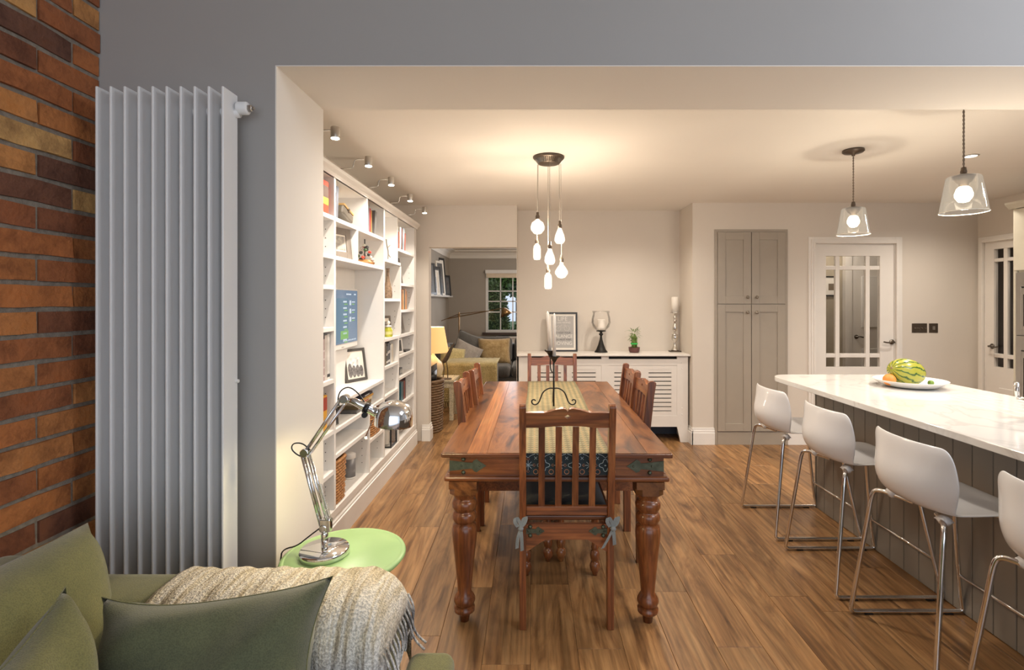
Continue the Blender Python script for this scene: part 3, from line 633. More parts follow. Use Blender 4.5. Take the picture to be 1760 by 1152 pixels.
# baskets
def basket(label, x, y, z, wx, wy, h, mat, name='wicker_basket', rnd=False, rows=14, n=None, flare=1.08):
    t = thing(name, label, 'basket', (x, y, z)); per = []
    n = n or 36
    def rim(a, s):
        if rnd: return Vector((math.cos(a)*wx/2*s, math.sin(a)*wy/2*s, 0))
        c, q = math.cos(a), math.sin(a); k = (abs(c)**5+abs(q)**5)**(-.2); return Vector((c*k*wx/2*s, q*k*wy/2*s, 0))
    bm = bm_()
    for r in range(rows):
        zq = h*(r+.5)/rows; s = 1+(flare-1)*zq/h; pts = []
        for i in range(n+1):
            a = 2*PI*i/n; p = rim(a, s+(.025 if (i+r) % 2 else -.02)); pts.append((p.x, p.y, zq))
        tube(bm, pts, h/rows*.52, 5)
    o = obj('weave', bm, mat, t, smooth=True); tag(o, kind='stuff')
    bm = bm_(); tube(bm, [tuple(rim(2*PI*i/n, flare)+Vector((0, 0, h))) for i in range(n+1)], h/rows*.7, 6); obj('rim', bm, mat, t, smooth=True)
    bm = bm_(); ring0 = [bm.verts.new(rim(2*PI*i/n, .93)+Vector((0, 0, .004))) for i in range(n)]; ring1 = [bm.verts.new(rim(2*PI*i/n, flare*.95)+Vector((0, 0, h*.97))) for i in range(n)]
    for i in range(n): bm.faces.new((ring0[i], ring0[(i+1) % n], ring1[(i+1) % n], ring1[i]))
    bm.faces.new(ring0); obj('lining', bm, wickd, t); return t
basket('orange-brown wicker basket on lowest left shelf', -1.24, 3.10, .207, .17, .19, .25, wick)
basket('reddish wicker basket on small lower middle shelf', -1.235, 3.80, .432, .17, .26, .17, wick, rows=10)
t = thing('storage_tin', 'grey cylindrical tin with white lid on lowest shelf', 'tin', (-1.235, 3.50, .2065))
obj('body', lathe(bm_(), [(.0, 0), (.036, 0), (.036, .012)], 28), white, t, smooth=True); obj('sleeve', lathe(bm_(), [(.0365, .012), (.0365, .135)], 28), M('tin_grey', (.26, .26, .27), .4, .3), t, smooth=True); obj('lid', lathe(bm_(), [(.0365, .135), (.038, .14), (.038, .165), (.03, .17), (0, .168)], 28), white, t, smooth=True)
t = thing('plastic_tub', 'clear plastic tub of odds on lowest shelf by opening', 'tub', (XF-.1, 2.86, .2065)); obj('shell', frame2d(bm_(), 'z', -.07, .06, -.08, .08, .003, 0, .12), clear, t); obj('base', B(-.07, .06, -.08, .08, 0, .003), clear, t)
for i in range(3): obj('paper_roll', tube(bm_(), [(.02, -.05+.03*i, .03+.01*i), (.045, .02+.02*i, .09)], .008, 8), wax, t)
# column D
t = thing('antler_ornament', 'small grey twig ornament on upper narrow shelf', 'ornament', (XF-.045, 4.23, 1.751))
obj('branch', tube(bm_(), smoothpts([(0, 0, 0), (.005, .0, .07), (0, -.03, .12), (0, -.05, .17)]), .005, 6), pewter, t); obj('twig', tube(bm_(), [(0, -.02, .1), (.01, .03, .13)], .004, 6), pewter, t); obj('twig', tube(bm_(), [(0, 0, .06), (.01, .04, .03)], .004, 6), pewter, t)
t = thing('bottle_vase', 'tall brown speckled bottle vase on narrow shelf', 'vase', (XF-.05, 4.25, 1.4385)); obj('body', lathe(bm_(), [(0, 0), (.034, 0), (.038, .03), (.036, .08), (.02, .14), (.014, .19), (.014, .24), (.017, .25), (.013, .25), (.01, .2), (0, .1)], 24), M('vase_brown', (.25, .17, .11), .3, var=.4, scale=60), t, smooth=True)
obj('foot_ring', lathe(bm_(), [(.035, 0), (.037, .004)], 24), pewter, t)
pframe('grey woven photo frame behind the lime jar', XF-.07, 4.31, 1.1215, .12, .17, .02, M('woven_grey', (.14, .12, .10), .6), PI/2-.3, (.2, .18, .17))
t = thing('lidded_jar', 'lime green glass jar with white pompom lid', 'jar', (XF-.045, 4.24, 1.121)); obj('body', lathe(bm_(), [(0, 0), (.034, 0), (.037, .01), (.037, .06), (.026, .075), (.026, .08), (0, .08)], 24), M('lime_glass', (.45, .46, .04), .15, coat=.5), t, smooth=True); obj('lid', lathe(bm_(), [(.028, .08), (.028, .092), (.008, .096), (.006, .1), (0, .1)], 20), white, t, smooth=True); obj('label_band', lathe(bm_(), [(.0375, .02), (.0375, .045)], 24, cap=False), M('label_lime', (.65, .62, .25), .6), t)
bm = bm_(); bmesh.ops.create_icosphere(bm, subdivisions=2, radius=.018, matrix=Matrix.Translation((0, 0, .115))); obj('pompom', bm, wax, t, smooth=True)
y = 4.085
for c_, l_, th in (((.16, .12, .07), 'brown paperback at left of middle shelf row', .03), ((.04, .04, .04), 'black and white spined book in middle row', .03), ((.12, .12, .12), 'charcoal book in middle shelf row', .035), ((.05, .05, .06), 'thick black book in middle shelf row', .03), ((.55, .54, .52), 'pale grey booklet in middle shelf row', .025), ((.70, .68, .62), 'white magazine file in middle shelf row', .03), ((.62, .55, .42), 'cream paperback at right of middle shelf row', .025)):
    book(y, th, random.uniform(.15, .185), .15, c_, .9005, l_, band=[(.1, .2, (.6, .58, .55)), (.5, .62, (.6, .58, .55))] if c_[0] < .13 else None); y += th+.004
t = thing('glass_lantern', 'black framed glass lantern on bottom shelf', 'lantern', (XF-.08, 4.30, .2065))
bm = frame2d(bm_(), 'z', -.07, .07, -.09, .09, .012, 0, .012); frame2d(bm, 'z', -.07, .07, -.09, .09, .012, .30, .312)
for a in (-.07, .058):
    for b_ in (-.09, .078): box(bm, a, a+.012, b_, b_+.012, .012, .30)
obj('frame', bm, black, t); obj('glass', frame2d(bm_(), 'z', -.066, .066, -.086, .086, .002, .012, .3), clear, t); obj('roof', lathe(bm_(), [(.09, .312), (.03, .37), (.01, .375)], 4, mat=Matrix.Rotation(PI/4, 4, 'Z')), black, t); obj('inner_candle', lathe(bm_(), [(0, .0125), (.03, .0125), (.03, .12), (0, .12)], 16), wax, t)
# column E
y = 4.50
for c_, l_, th, h, le in (((.35, .12, .08), 'russet slim book on top right shelf', .02, .15, -3), ((.66, .64, .58), 'thick white book on top right shelf', .05, .20, -4), ((.12, .05, .04), 'maroon book beside thick white one', .025, .2, -5), ((.22, .25, .28), 'blue grey wide book on top right shelf', .065, .21, -6), ((.38, .10, .07), 'red book leaning at top right shelf end', .025, .17, -7)):
    book(y, th, h, .15, c_, 1.8725+.004, l_, lean=le); y += th+.012
pframe('tall grey frame leaning on upper right shelf', XF-.05, 4.72, 1.576, .17, .23, .02, M('grey_frame2', (.16, .14, .12), .6), PI/2+.25, (.2, .18, .16), tilt=-8)
y = 4.62
for c_, l_, th in (((.66, .28, .06), 'bright orange book on right column shelf', .04), ((.62, .42, .15), 'mustard book among orange ones', .03), ((.05, .04, .04), 'black book among orange ones', .03), ((.68, .32, .08), 'orange book at right of its row', .045), ((.50, .20, .05), 'rust slim book ending the orange row', .02)):
    book(y, th, random.uniform(.17, .19), .15, c_, 1.3405, l_); y += th+.004
pframe('small grey frame on right column shelf', XF-.05, 4.78, 1.121, .13, .17, .018, M('grey_frame3', (.22, .20, .18), .6), PI/2+.2, (.25, .22, .2), tilt=-8)
pframe('small white frame with dark photo on right column', XF-.05, 4.63, .946, .11, .13, .015, white, PI/2-.3, (.06, .055, .05), tilt=-8, mount=False)
tag(obj('notepad', B(-.12, 0, 0, .16, 0, .012), black, loc=(XF-.02, 4.74, .9455)), 'black notepad lying beside the small white frame', 'notepad')
t = thing('desk_clock', 'little black digital clock on right column shelf', 'clock', (XF-.05, 4.64, .7525)); obj('body', B(-.03, .01, -.05, .05, 0, .06), black, t, bev=.004); obj('display', B(.01, .012, -.04, .04, .012, .048), M('lcd_grey', (.3, .3, .28), .3), t)
y = 4.57
for c_, l_, th in (((.03, .13, .17), 'teal book low on right column', .035), ((.14, .20, .24), 'steel blue book low on right column', .03), ((.05, .05, .055), 'black book low on right column', .04), ((.30, .07, .05), 'brick red book low on right column', .03), ((.09, .06, .06), 'dark brown book low on right column', .035)):
    book(y, th, random.uniform(.165, .19), .15, c_, .5185, l_); y += th+.004
t = thing('glass_bowl', 'round glass bowl on lowest right shelf', 'bowl', (XF-.09, 4.72, .2065)); obj('body', lathe(bm_(), [(0, 0), (.04, 0), (.09, .05), (.1, .09), (.097, .09), (.086, .052), (.038, .004)], 28, cap=False), clear, t, smooth=True); obj('pot_pourri', lathe(bm_(), [(0, .006), (.035, .006), (.06, .03), (0, .04)], 16), M('pebbles', (.2, .18, .16), .6, var=.5, scale=60), t)
# picture-lamp arms
for i, (hy, wd_) in enumerate(zip((2.49, 3.0, 3.49, 4.04, 4.59), ('nearest the opening', 'second from the opening', 'middle one of the row', 'second from the far end', 'at the far end of the cornice'))):
    t = thing('bookcase_spotlight', 'brushed steel arm spotlight, '+wd_, 'spotlight', (XF, hy, 2.183), group='spotlights along the bookcase cornice')
    obj('mount', lathe(bm_(), [(.016, 0), (.016, .006), (.006, .01)], 12), steel, t)
    obj('arm', tube(bm_(), smoothpts([(0, 0, .008), (.075, 0, .010), (.095, 0, .012), (.10, 0, .055), (.12, 0, .062), (.17, 0, .062)]), .0035, 8), steel, t, smooth=True)
    obj('lamp_head', lathe(bm_(), [(.021, -.002), (.022, 0), (.022, .05), (.02, .052), (0, .052)], 20, c=(.185, 0, .025), cap=False), steel, t, smooth=True)
    obj('lens', lathe(bm_(), [(0, 0), (.019, 0), (.019, .004)], 16, c=(.185, 0, .020)), emis('spot_lens', (1, .88, .7), 25), t)
    light('bookcase_spot_beam', 'SPOT', (XF+.185, hy, 2.195), 27, WARM2, .02, (0, math.radians(12), 0), None, math.radians(125), .6)

# ------------------------------------------------------------------ dining table
TX, TY, TR = .1215, 3.19, -.0099
tb = thing('dining_table', 'large dark sheesham dining table with turned legs', 'table', (TX, TY, 0), TR)
hw, hl = .4925, .99
for (a, b_, mt) in ((-hw, -.385, table_w), (-.385, -.30, table_o), (-.30, -.03, table_w), (-.03, .22, table_w), (.22, .39, table_o if 0 else table_w), (.39, hw, table_w)):
    obj('table_board', B(a, b_-.0008, -hl+.0, hl, .738, .76), mt, tb, bev=.0008)
obj('edge_moulding', boxes([(-hw-.004, hw+.004, -hl-.006, -hl, .74, .757), (-hw-.004, hw+.004, hl, hl+.006, .74, .757), (-hw-.006, -hw, -hl, hl, .74, .757), (hw, hw+.006, -hl, hl, .74, .757)]), chair_h, tb, bev=.004)
ap = .465
for (a, b_, c_, e) in ((-ap, ap, -hl+.025, -hl+.055), (-ap, ap, hl-.055, hl-.025), (-ap, -ap+.03, -hl+.055, hl-.055), (ap-.03, ap, -hl+.055, hl-.055)):
    obj('apron', B(a, b_, c_, e, .655, .738), chair_h if abs(b_-a) > .5 else table_w, tb)
obj('lower_moulding', boxes([(-hw+.005, hw-.005, -hl+.005, -hl+.06, .632, .655), (-hw+.005, hw-.005, hl-.06, hl-.005, .632, .655), (-hw+.005, -hw+.06, -hl+.06, hl-.06, .632, .655), (hw-.06, hw-.005, -hl+.06, hl-.06, .632, .655)]), chair_h, tb, bev=.009)
prof = [(0, 0), (.0195, 0), (.024, .03), (.03, .034), (.045, .046), (.046, .06), (.03, .068), (.04, .075), (.047, .09), (.047, .10), (.04, .115), (.030, .13), (.033, .17), (.04, .24), (.047, .31), (.054, .37), (.055, .40), (.052, .425), (.04, .436), (.046, .442), (.053, .455), (.053, .472), (.046, .485), (.04, .488), (.048, .495), (.055, .51), (.055, .525), (.048, .538), (.04, .542), (.044, .55), (.052, .565), (.055, .58)]
for sx in (-1, 1):
    for sy in (-1, 1):
        bm = lathe(bm_(), prof, 28, c=(sx*.405, sy*.925, 0))
        lg = obj('leg', bm, chair_w, tb, smooth=True)
        o8 = [(.06, .035), (.035, .06), (-.035, .06), (-.06, .035), (-.06, -.035), (-.035, -.06), (.035, -.06), (.06, -.035)]
        bm = prism(bm_(), [(sx*.405+a, sy*.925+b_) for a, b_ in ((.06, .06), (-.06, .06), (-.06, -.06), (.06, -.06))], 'z', .60, .632); prism(bm, [(sx*.405+a, sy*.925+b_) for a, b_ in o8], 'z', .572, .60); obj('leg_block', bm, table_w, lg)
def strap(parent, cx, cy, cz, s, L, h, y):      # arrow-headed hinge strap on a face at y, starting at cx going s
    poly = [(0, -.5), (.55, -.28), (.62, -.28), (.66, -.5), (.74, -.62), (.80, -.45), (1, 0), (.80, .45), (.74, .62), (.66, .5), (.62, .28), (.55, .28), (0, .5)]
    poly = [(cx+s*a*L, cz+b_*h) for a, b_ in poly]
    st = obj('iron_strap', prism(bm_(), poly, 'y', y-.003, y), strap_m, parent)
    bm = bm_()
    for (a, b_, r) in ((.38, .62, .0095), (.38, -.62, .0095), (.32, 0, .005), (.82, 0, .005)): lathe(bm, [(r, 0), (r*.8, r*.5), (r*.3, r*.8), (0, r*.85)], 10, mat=Matrix.Translation((cx+s*a*L, y-.003, cz+b_*h)) @ Matrix.Rotation(PI/2, 4, 'X'))
    obj('stud', bm, strap_m, st, smooth=True)
for s in (-1, 1): strap(tb, s*ap, 0, .697, -s, .16, .046, -hl+.025)
# runner
m, nt, b = nodes('runner_print'); v = coord(nt, (1, 1, 1))
def lattice(nt, v, sc_, rot):
    mp = N(nt, 'ShaderNodeMapping'); mp.inputs['Scale'].default_value = (sc_, sc_, sc_); mp.inputs['Rotation'].default_value = (0, 0, rot); nt.links.new(v, mp.inputs[0])
    ch = N(nt, 'ShaderNodeTexVoronoi'); ch.voronoi_dimensions = '2D'; ch.feature = 'F1'; ch.distance = 'MANHATTAN'; ch.inputs['Randomness'].default_value = 0; ch.inputs['Scale'].default_value = 1; nt.links.new(mp.outputs[0], ch.inputs['Vector']); return ch.outputs['Distance']
l1 = ramp(nt, lattice(nt, v, 30, 0), [(.12, (.42, .20, .09)), (.18, (.36, .29, .14)), (.36, (.27, .22, .10)), (.43, (.50, .44, .27)), (.5, (.20, .17, .09))])
n = N(nt, 'ShaderNodeTexNoise'); n.inputs['Scale'].default_value = 20; nt.links.new(v, n.inputs['Vector'])
nt.links.new(mixc(nt, l1, ramp(nt, n.outputs[0], [(.35, (.75, .75, .7)), (.65, (1, 1, 1))]), .7, 'MULTIPLY'), b.inputs['Base Color']); b.inputs['Roughness'].default_value = .8; run_m = m
navy = fabric('navy_cloth', (.012, .022, .03), (.02, .035, .04))
rn = thing('table_runner', 'gold patterned table runner with navy hanging end', 'runner', (.159, TY, .7615), TR)
bm = bm_(); hr = .191
prev = None; ys = [-.9965, -.99, -.985]+[-.98+i*1.96/24 for i in range(1, 24)]+[.985]
for k, y in enumerate(ys):
    row = [bm.verts.new((-hr+2*hr*i/10+.004*math.sin(y*3), y, (.0005*math.sin(i*1.7+y*9) if k > 3 else 0)+(-.002 if k == 0 else 0.001))) for i in range(11)]
    if prev:
        for i in range(10): bm.faces.new((prev[i], prev[i+1], row[i+1], row[i]))
    prev = row
obj('cloth_top', bm, run_m, rn, smooth=True, solid=.0015)
hp = obj('hanging_end', B(-hr, hr, -1.0015, -.9995, -.092, .0005), navy, rn, bev=.0005)
pr = emis('motif', (.5, .5, .5), 0) if 0 else M('motif_pale', (.36, .44, .46), .8); pr2 = M('motif_coral', (.42, .18, .09), .8)
bm = bm_(); b2 = bm_(); yf = -1.0022
for k in range(6):
    cx = -.16+k*.066
    if k % 2 == 0:
        for j in range(4):
            a = j*PI/4; dx, dz = .02*math.cos(a), .02*math.sin(a); tube(bm, [(cx-dx, yf, -.05-dz), (cx+dx, yf, -.05+dz)], .0012, 4)
        for a in (0, 1, 2, 3):
            ax = cx+.026*math.cos(a*PI/2); az = -.05+.026*math.sin(a*PI/2); tube(b2, [(ax-.006, yf, az), (ax, yf, az+.006), (ax+.006, yf, az), (ax, yf, az-.006), (ax-.006, yf, az)], .0011, 4)
    else:
        pts = []
        for i in range(33):
            a = 2*PI*i/32; r = .021+.006*math.cos(4*a); pts.append((cx+r*math.cos(a), yf, -.05+r*math.sin(a)))
        tube(bm, pts, .0014, 4); tube(bm, [(cx, yf, -.052), (cx, yf, -.048)], .004, 6)
    pts = [(cx+.033+.01*math.cos(2*PI*i/12), yf, -.078+.01*math.sin(2*PI*i/12)) for i in range(13)]; tube(b2, pts, .0013, 4)
    tube(bm, [(cx+.033-.006, yf, -.02-.006), (cx+.033+.006, yf, -.02+.006)], .001, 4); tube(bm, [(cx+.033+.006, yf, -.02-.006), (cx+.033-.006, yf, -.02+.006)], .001, 4)
    tube(bm, smoothpts([(cx-.03, yf, -.002), (cx-.012, yf, -.008), (cx, yf, -.02), (cx+.012, yf, -.008), (cx+.03, yf, -.002)], 1), .001, 4)
obj('pale_motifs', bm, pr, hp); obj('coral_motifs', b2, pr2, hp)
# candelabra
RZ = .7645
cx, cy = .143, 3.17
t = thing('iron_candelabra', 'black wrought iron two-cup candle stand on runner', 'candelabra', (cx, cy, RZ))
obj('stem', tube(bm_(), [(0, 0, .0), (0, 0, .06), (0, 0, .16), (0, 0, .28)], .0055, 8), iron, t, smooth=True)
for s in (-1, 1):
    pts = [(0, 0, .11), (s*.03, 0, .112), (s*.065, 0, .09), (s*.08, 0, .055), (s*.092, 0, .02), (s*.115, 0, .006), (s*.135, 0, .016), (s*.137, 0, .036), (s*.12, 0, .042), (s*.113, 0, .032)]
    obj('scroll_foot', tube(bm_(), smoothpts(pts), .0042, 8), iron, t, smooth=True)
obj('scroll_foot', tube(bm_(), smoothpts([(0, 0, .11), (0, .03, .112), (0, .075, .07), (0, .10, .01), (0, .13, .004)]), .0042, 8), iron, t, smooth=True)
def cup(dx, dy, z_):
    o = obj('candle_cup', lathe(bm_(), [(.005, -.03), (.012, -.02), (.02, -.005), (.034, .006), (.035, .012), (.0125, .006), (.0125, .0)], 8, c=(dx, dy, z_)), iron, t); return o
cup(.003, -.01, .30); cup(-.02, .035, .33); obj('cup_arm', tube(bm_(), smoothpts([(0, 0, .2), (-.02, .03, .22), (-.02, .035, .30)]), .004, 6), iron, t)
obj('leaf_spike', tube(bm_(), [(-.035, .03, .33), (-.055, .03, .345)], .004, 4), iron, t)
cp = [(0, 0), (.0105, 0), (.0105, .25), (.009, .262), (.002, .275), (0, .275)]
tag(obj('taper_candle', lathe(bm_(), cp, 16), wax, smooth=True, loc=(cx+.003, cy-.01, RZ+.3)), 'upright white taper candle in the nearer cup', 'candle')
tag(obj('taper_candle', lathe(bm_(), cp, 16), wax, smooth=True, loc=(cx-.02, cy+.035, RZ+.33-.018+.0), rot=(0, math.radians(-3.5), 0)), 'leaning white taper candle in the further cup', 'candle')

# ------------------------------------------------------------------ dining chairs
def make_chair():
    t = thing('dining_chair', 'x', 'chair', group='dining chairs around the table')
    for s in (-1, 1):
        # rear post: straight below the seat, leaning back above, rounded top
        x = s*.1885; a, b_ = x-.0145, x+.0145
        poly = [(-.25, 0), (-.207, 0), (-.205, .42), (-.262, .90), (-.272, .972), (-.279, .979), (-.298, .981), (-.310, .976), (-.314, .968), (-.303, .90), (-.25, .42)]
        obj('rear_leg', prism(bm_(), poly, 'x', a, b_), chair_w, t, bev=.003)
        fp = [(0, 0), (.012, 0), (.014, .012), (.025, .03), (.028, .05), (.022, .068), (.013, .074), (.022, .082), (.026, .105), (.021, .125), (.013, .13), (.019, .137), (.02, .145), (.016, .155), (.019, .30), (.021, .38)]
        obj('front_leg', lathe(bm_(), fp, 18, c=(s*.177, .20, 0)), chair_w, t, smooth=True)
        obj('side_rail', B(s*.177-.012, s*.177+.012, -.206, .19, .385, .452), chair_h, t)
    def yb(z_): return -.2275-(z_-.42)*.125
    # crest rail with double hump and notch
    top = [(-.174, .947), (-.10, .947), (-.085, .949), (-.05, .960), (-.02, .9655), (-.008, .962), (0, .953), (.008, .962), (.02, .9655), (.05, .960), (.085, .949), (.10, .947), (.174, .947)]
    R = Matrix.Translation((0, yb(.91), .91)) @ Matrix.Rotation(math.radians(7.1), 4, 'X') @ Matrix.Translation((0, 0, -.91))
    bot = [(.174, .882), (.12, .882), (.06, .888), (0, .890), (-.06, .888), (-.12, .882), (-.174, .882)]
    bm = bm_(); hx_, hz = .014, .0085; zc = .930; dia = [(-hx_, zc), (0, zc+hz), (hx_, zc), (0, zc-hz)]
    # left and right halves leave the diamond hole free
    Lp = [p for p in top if p[0] < 0]+[(0, .953), (0, zc+hz), (-hx_, zc), (0, zc-hz), (0, .890)]+[p for p in bot if p[0] < 0]
    prism(bm, Lp, 'y', -.011, .011, R); prism(bm, [(-a, b_) for a, b_ in Lp], 'y', -.011, .011, R)
    obj('crest_rail', bm, chair_h, t)
    for k in range(4):
        x = -.108+.072*k; z0, z1 = .525, .884
        obj('back_slat', prism(bm_(), [(yb(z0)-.006, z0), (yb(z0)+.008, z0), (yb(z1)+.008, z1), (yb(z1)-.006, z1)], 'x', x-.0135, x+.0135), chair_w, t)
    obj('lower_rail', B(-.174, .174, yb(.51)-.012, yb(.51)+.012, .495, .532), chair_h, t, bev=.002)
    obj('seat_board', B(-.205, .205, -.2, .225, .452, .472), chair_h, t, bev=.004)
    poly = [(-.174, .452), (.174, .452), (.174, .335), (.16, .340), (.12, .368), (.09, .385), (-.09, .385), (-.12, .368), (-.16, .340), (-.174, .335)]
    ar = obj('rear_apron', prism(bm_(), poly, 'y', -.24, -.222), chair_h, t)
    obj('front_apron', prism(bm_(), poly, 'y', .19, .208), chair_h, t)
    for s in (-1, 1): strap(ar, s*.195, 0, .423, -s, .10, .03, -.2505 if 0 else -.24)
    return t
c0 = make_chair(); c0.location = (.155, 2.445, 0); c0['label'] = 'dining chair nearest the camera, seen from behind'
spots = [((-.105, 2.965, 0), -PI/2, 'left side dining chair nearer the camera'), ((-.085, 3.42, 0), -PI/2, 'left side dining chair nearer the back wall'), ((.365, 2.965, 0), PI/2, 'right side dining chair nearer the camera'), ((.375, 3.395, 0), PI/2, 'right side dining chair nearer the back wall'), ((.178, 3.96, 0), PI, 'dining chair at far table end before radiator cover')]
for l, r, lb in spots:
    c = copy_tree(c0); c.location = l; c.rotation_euler = (0, 0, r); c['label'] = lb
def pad(bm, w_, d_, h_, n=10, bulge=1, pinch=0):
    top = []; botm = []
    for j in range(n+1):
        rt, rb = [], []
        for i in range(n+1):
            u, v = i/n*2-1, j/n*2-1
            k = max(0, (1-abs(u)**4)*(1-abs(v)**4))**.5
            sx = 1-pinch*(1-v*v)*abs(u)**2; sy = 1-pinch*(1-u*u)*abs(v)**2
            x, y = u*w_/2*sx, v*d_/2*sy
            e = i in (0, n) or j in (0, n)
            a = bm.verts.new((x, y, h_/2*k)); rt.append(a); rb.append(a if e else bm.verts.new((x, y, -h_/2*k)))
        top.append(rt); botm.append(rb)
    for g, fl_ in ((top, 0), (botm, 1)):
        for j in range(n):
            for i in range(n):
                q = (g[j][i], g[j][i+1], g[j+1][i+1], g[j+1][i]); bm.faces.new(q if not fl_ else q[::-1])
    return bm
t = thing('seat_cushion', 'black tie-on seat cushion on the nearest dining chair', 'cushion', (.155, 2.455, .473))
obj('pad', pad(bm_(), .37, .39, .045), cush_f, t, smooth=True, loc=(0, .015, .0235))
for s in (-1, 1):
    def rb(pts, w_=.009):
        bm = bm_(); pr_ = None
        for p in smoothpts(pts, 2):
            r_ = [bm.verts.new(p+Vector((0, 0, 0))+Vector((w_*.8, -.001, w_*.3))), bm.verts.new(p-Vector((w_*.8, -.001, w_*.3)))]
            if pr_: bm.faces.new((pr_[0], pr_[1], r_[1], r_[0]))
            pr_ = r_
        return bm
    x = s*.197; y = -.268
    obj('tie', rb([(x-.012, y+.0, -.025), (x-.028, y-.004, .0), (x-.02, y, .022), (x+.0, y+.0, -.012), (x, y, -.03)]), tie_f, t, solid=.001)
    obj('tie', rb([(x, y-.002, -.03), (x+.018*1, y-.004, -.012), (x+.025, y, .018), (x+.012, y, .018), (x, y, -.03)]), tie_f, t, solid=.001)
    obj('tie_end', rb([(x, y-.004, -.03), (x-.014 if s < 0 else x-.02, y-.006, -.07), (x-.016 if s < 0 else x-.045, y-.004, -.115)]), tie_f, t, solid=.001)
    obj('tie_end', rb([(x, y-.005, -.03), (x+.004, y-.008, -.07), (x+.006, y-.004, -.125 if s < 0 else -.10)]), tie_f, t, solid=.001)
    obj('knot', pad(bm_(), .024, .018, .02, 4), tie_f, t, smooth=True, loc=(x, y-.004, -.03))
    obj('tie_band', B(x-.0205, x+.0205, -.262, -.255, -.01, .004), tie_f, t)
# ------------------------------------------------------------------ chandelier
CX, CY = .122, 3.46
t = thing('cluster_pendant', 'bronze ceiling rose with six hanging clear bulbs', 'chandelier', (CX, CY, HC))
obj('ceiling_rose', lathe(bm_(), [(0, 0), (.104, 0), (.106, -.008), (.1, -.016), (.088, -.02), (.07, -.045), (.062, -.05), (.02, -.056), (0, -.056)], 40), bronze, t, smooth=True)
bm = bm_()
for i in range(44):
    a = 2*PI*i/44; tube(bm, [(.09*math.cos(a), .09*math.sin(a), -.02), (.071*math.cos(a), .071*math.sin(a), -.046)], .003, 5)
tag(obj('fluting', bm, pewter, t), kind='stuff')
s_ = CY/F
def hz(py): return CAMZ-(py-519)*s_
blb = [(924, 0, 384, 'round', -.01), (923, .05, 424, 'tube', .0), (962, .0, 399, 'pear', 0), (945, -.05, 436, 'pear', 0), (942, .04, 475, 'tube', 0), (965, .03, 457, 'globe', 0)]
shapes = {'round': [(.0, -.075), (.025, -.07), (.045, -.045), (.048, -.025), (.038, .005), (.014, .022), (.012, .035)], 'tube': [(0, -.085), (.02, -.085), (.026, -.07), (.026, -.01), (.022, .01), (.013, .02), (.012, .03)], 'pear': [(0, -.078), (.022, -.078), (.034, -.062), (.036, -.05), (.03, -.02), (.02, .005), (.013, .022), (.012, .03)], 'globe': [(0, -.085), (.025, -.078), (.044, -.052), (.044, -.036), (.028, -.008), (.014, .01), (.012, .03)]}
rim_pts = []
for px, dy, py, sh_, o_ in blb:
    x = (px-912)*(CY+dy)/F-CX; zt = hz(py)-HC
    top = {'round': .02, 'tube': .0, 'pear': .02, 'globe': .02}[sh_]
    ch = obj('pendant_bulb', lathe(bm_(), shapes[sh_], 24, c=(x, dy, zt-.0), cap=False), bulb_g, t, smooth=True)
    obj('filament', lathe(bm_(), [(0, -.05), (.008, -.045), (.009, -.01), (0, -.004)], 10, c=(x, dy, zt)), core_e, ch, smooth=True)
    obj('socket', lathe(bm_(), [(.013, .025), (.014, .03), (.014, .05), (.009, .056), (.009, .075), (0, .078)], 14, c=(x, dy, zt)), bronze, ch, smooth=True)
    obj('flex', tube(bm_(), [(x, dy, zt+.075), (x*.97, dy*1.0, (zt+.07)*.5-.02), (x*.95, dy, -.04)], .0018, 6), M('flex_grey', (.38, .34, .29), .6), ch)
    light('pendant_bulb_light', 'POINT', (CX+x, CY+dy, HC+zt-.03), 8.5, WARM, .028)
# island pendants
def pendant(x, y, lbl, zb, hgt):
    t = thing('glass_pendant_lamp', lbl, 'pendant lamp', (x, y, HC), group='glass pendants over the island')
    obj('ceiling_rose', lathe(bm_(), [(0, 0), (.062, 0), (.064, -.012), (.055, -.02), (.012, -.026), (.009, -.04), (0, -.04)], 28), bronze, t, smooth=True)
    top = zb+hgt-HC; bot = zb-HC
    bm = bm_(); pts = []; n = 60
    for s in (0, PI): tube(bm, [(.0025*math.cos(s+i*.9), .0025*math.sin(s+i*.9), -.038+(top+.03+.038)*i/n) for i in range(n+1)], .0022, 5)
    obj('twisted_flex', bm, M('flex_brown', (.16, .12, .09), .7), t)
    obj('lamp_holder', lathe(bm_(), [(.0, .042), (.01, .04), (.012, .025), (.014, .02), (.012, .012), (.028, .004), (.045, -.002), (.03, -.03), (.02, -.035), (.018, -.05), (0, -.05)], 20, c=(0, 0, top)), bronze, t, smooth=True)
    r0, r1 = .068, .094
    o = obj('glass_shade', lathe(bm_(), [(.03, 0), (r0-.006, -.002), (r0, -.008), (r1, bot-top), (r1+.001, bot-top-.001), (r1-.002, bot-top), (r0-.003, -.010)], 40, c=(0, 0, top), cap=False), shade_g, t, smooth=True)
    obj('rim', tube(bm_(), [(r1*math.cos(2*PI*i/40), r1*math.sin(2*PI*i/40), bot) for i in range(41)], .0016, 6), M('glass_rim', (.75, .7, .6), .1), o)
    obj('bulb', lathe(bm_(), [(0, -.125), (.02, -.12), (.034, -.10), (.036, -.085), (.028, -.06), (.016, -.048)], 24, c=(0, 0, top)), big_e, t, smooth=True)
    light('island_pendant_light', 'POINT', (x, y, zb+hgt-.155), 12, WARM2, .03)
pendant(2.08, 3.30, 'clear glass pendant lamp further from camera', 1.845, .17)
pendant(2.03, 2.40, 'clear glass pendant lamp nearer the camera', 1.83, .17)
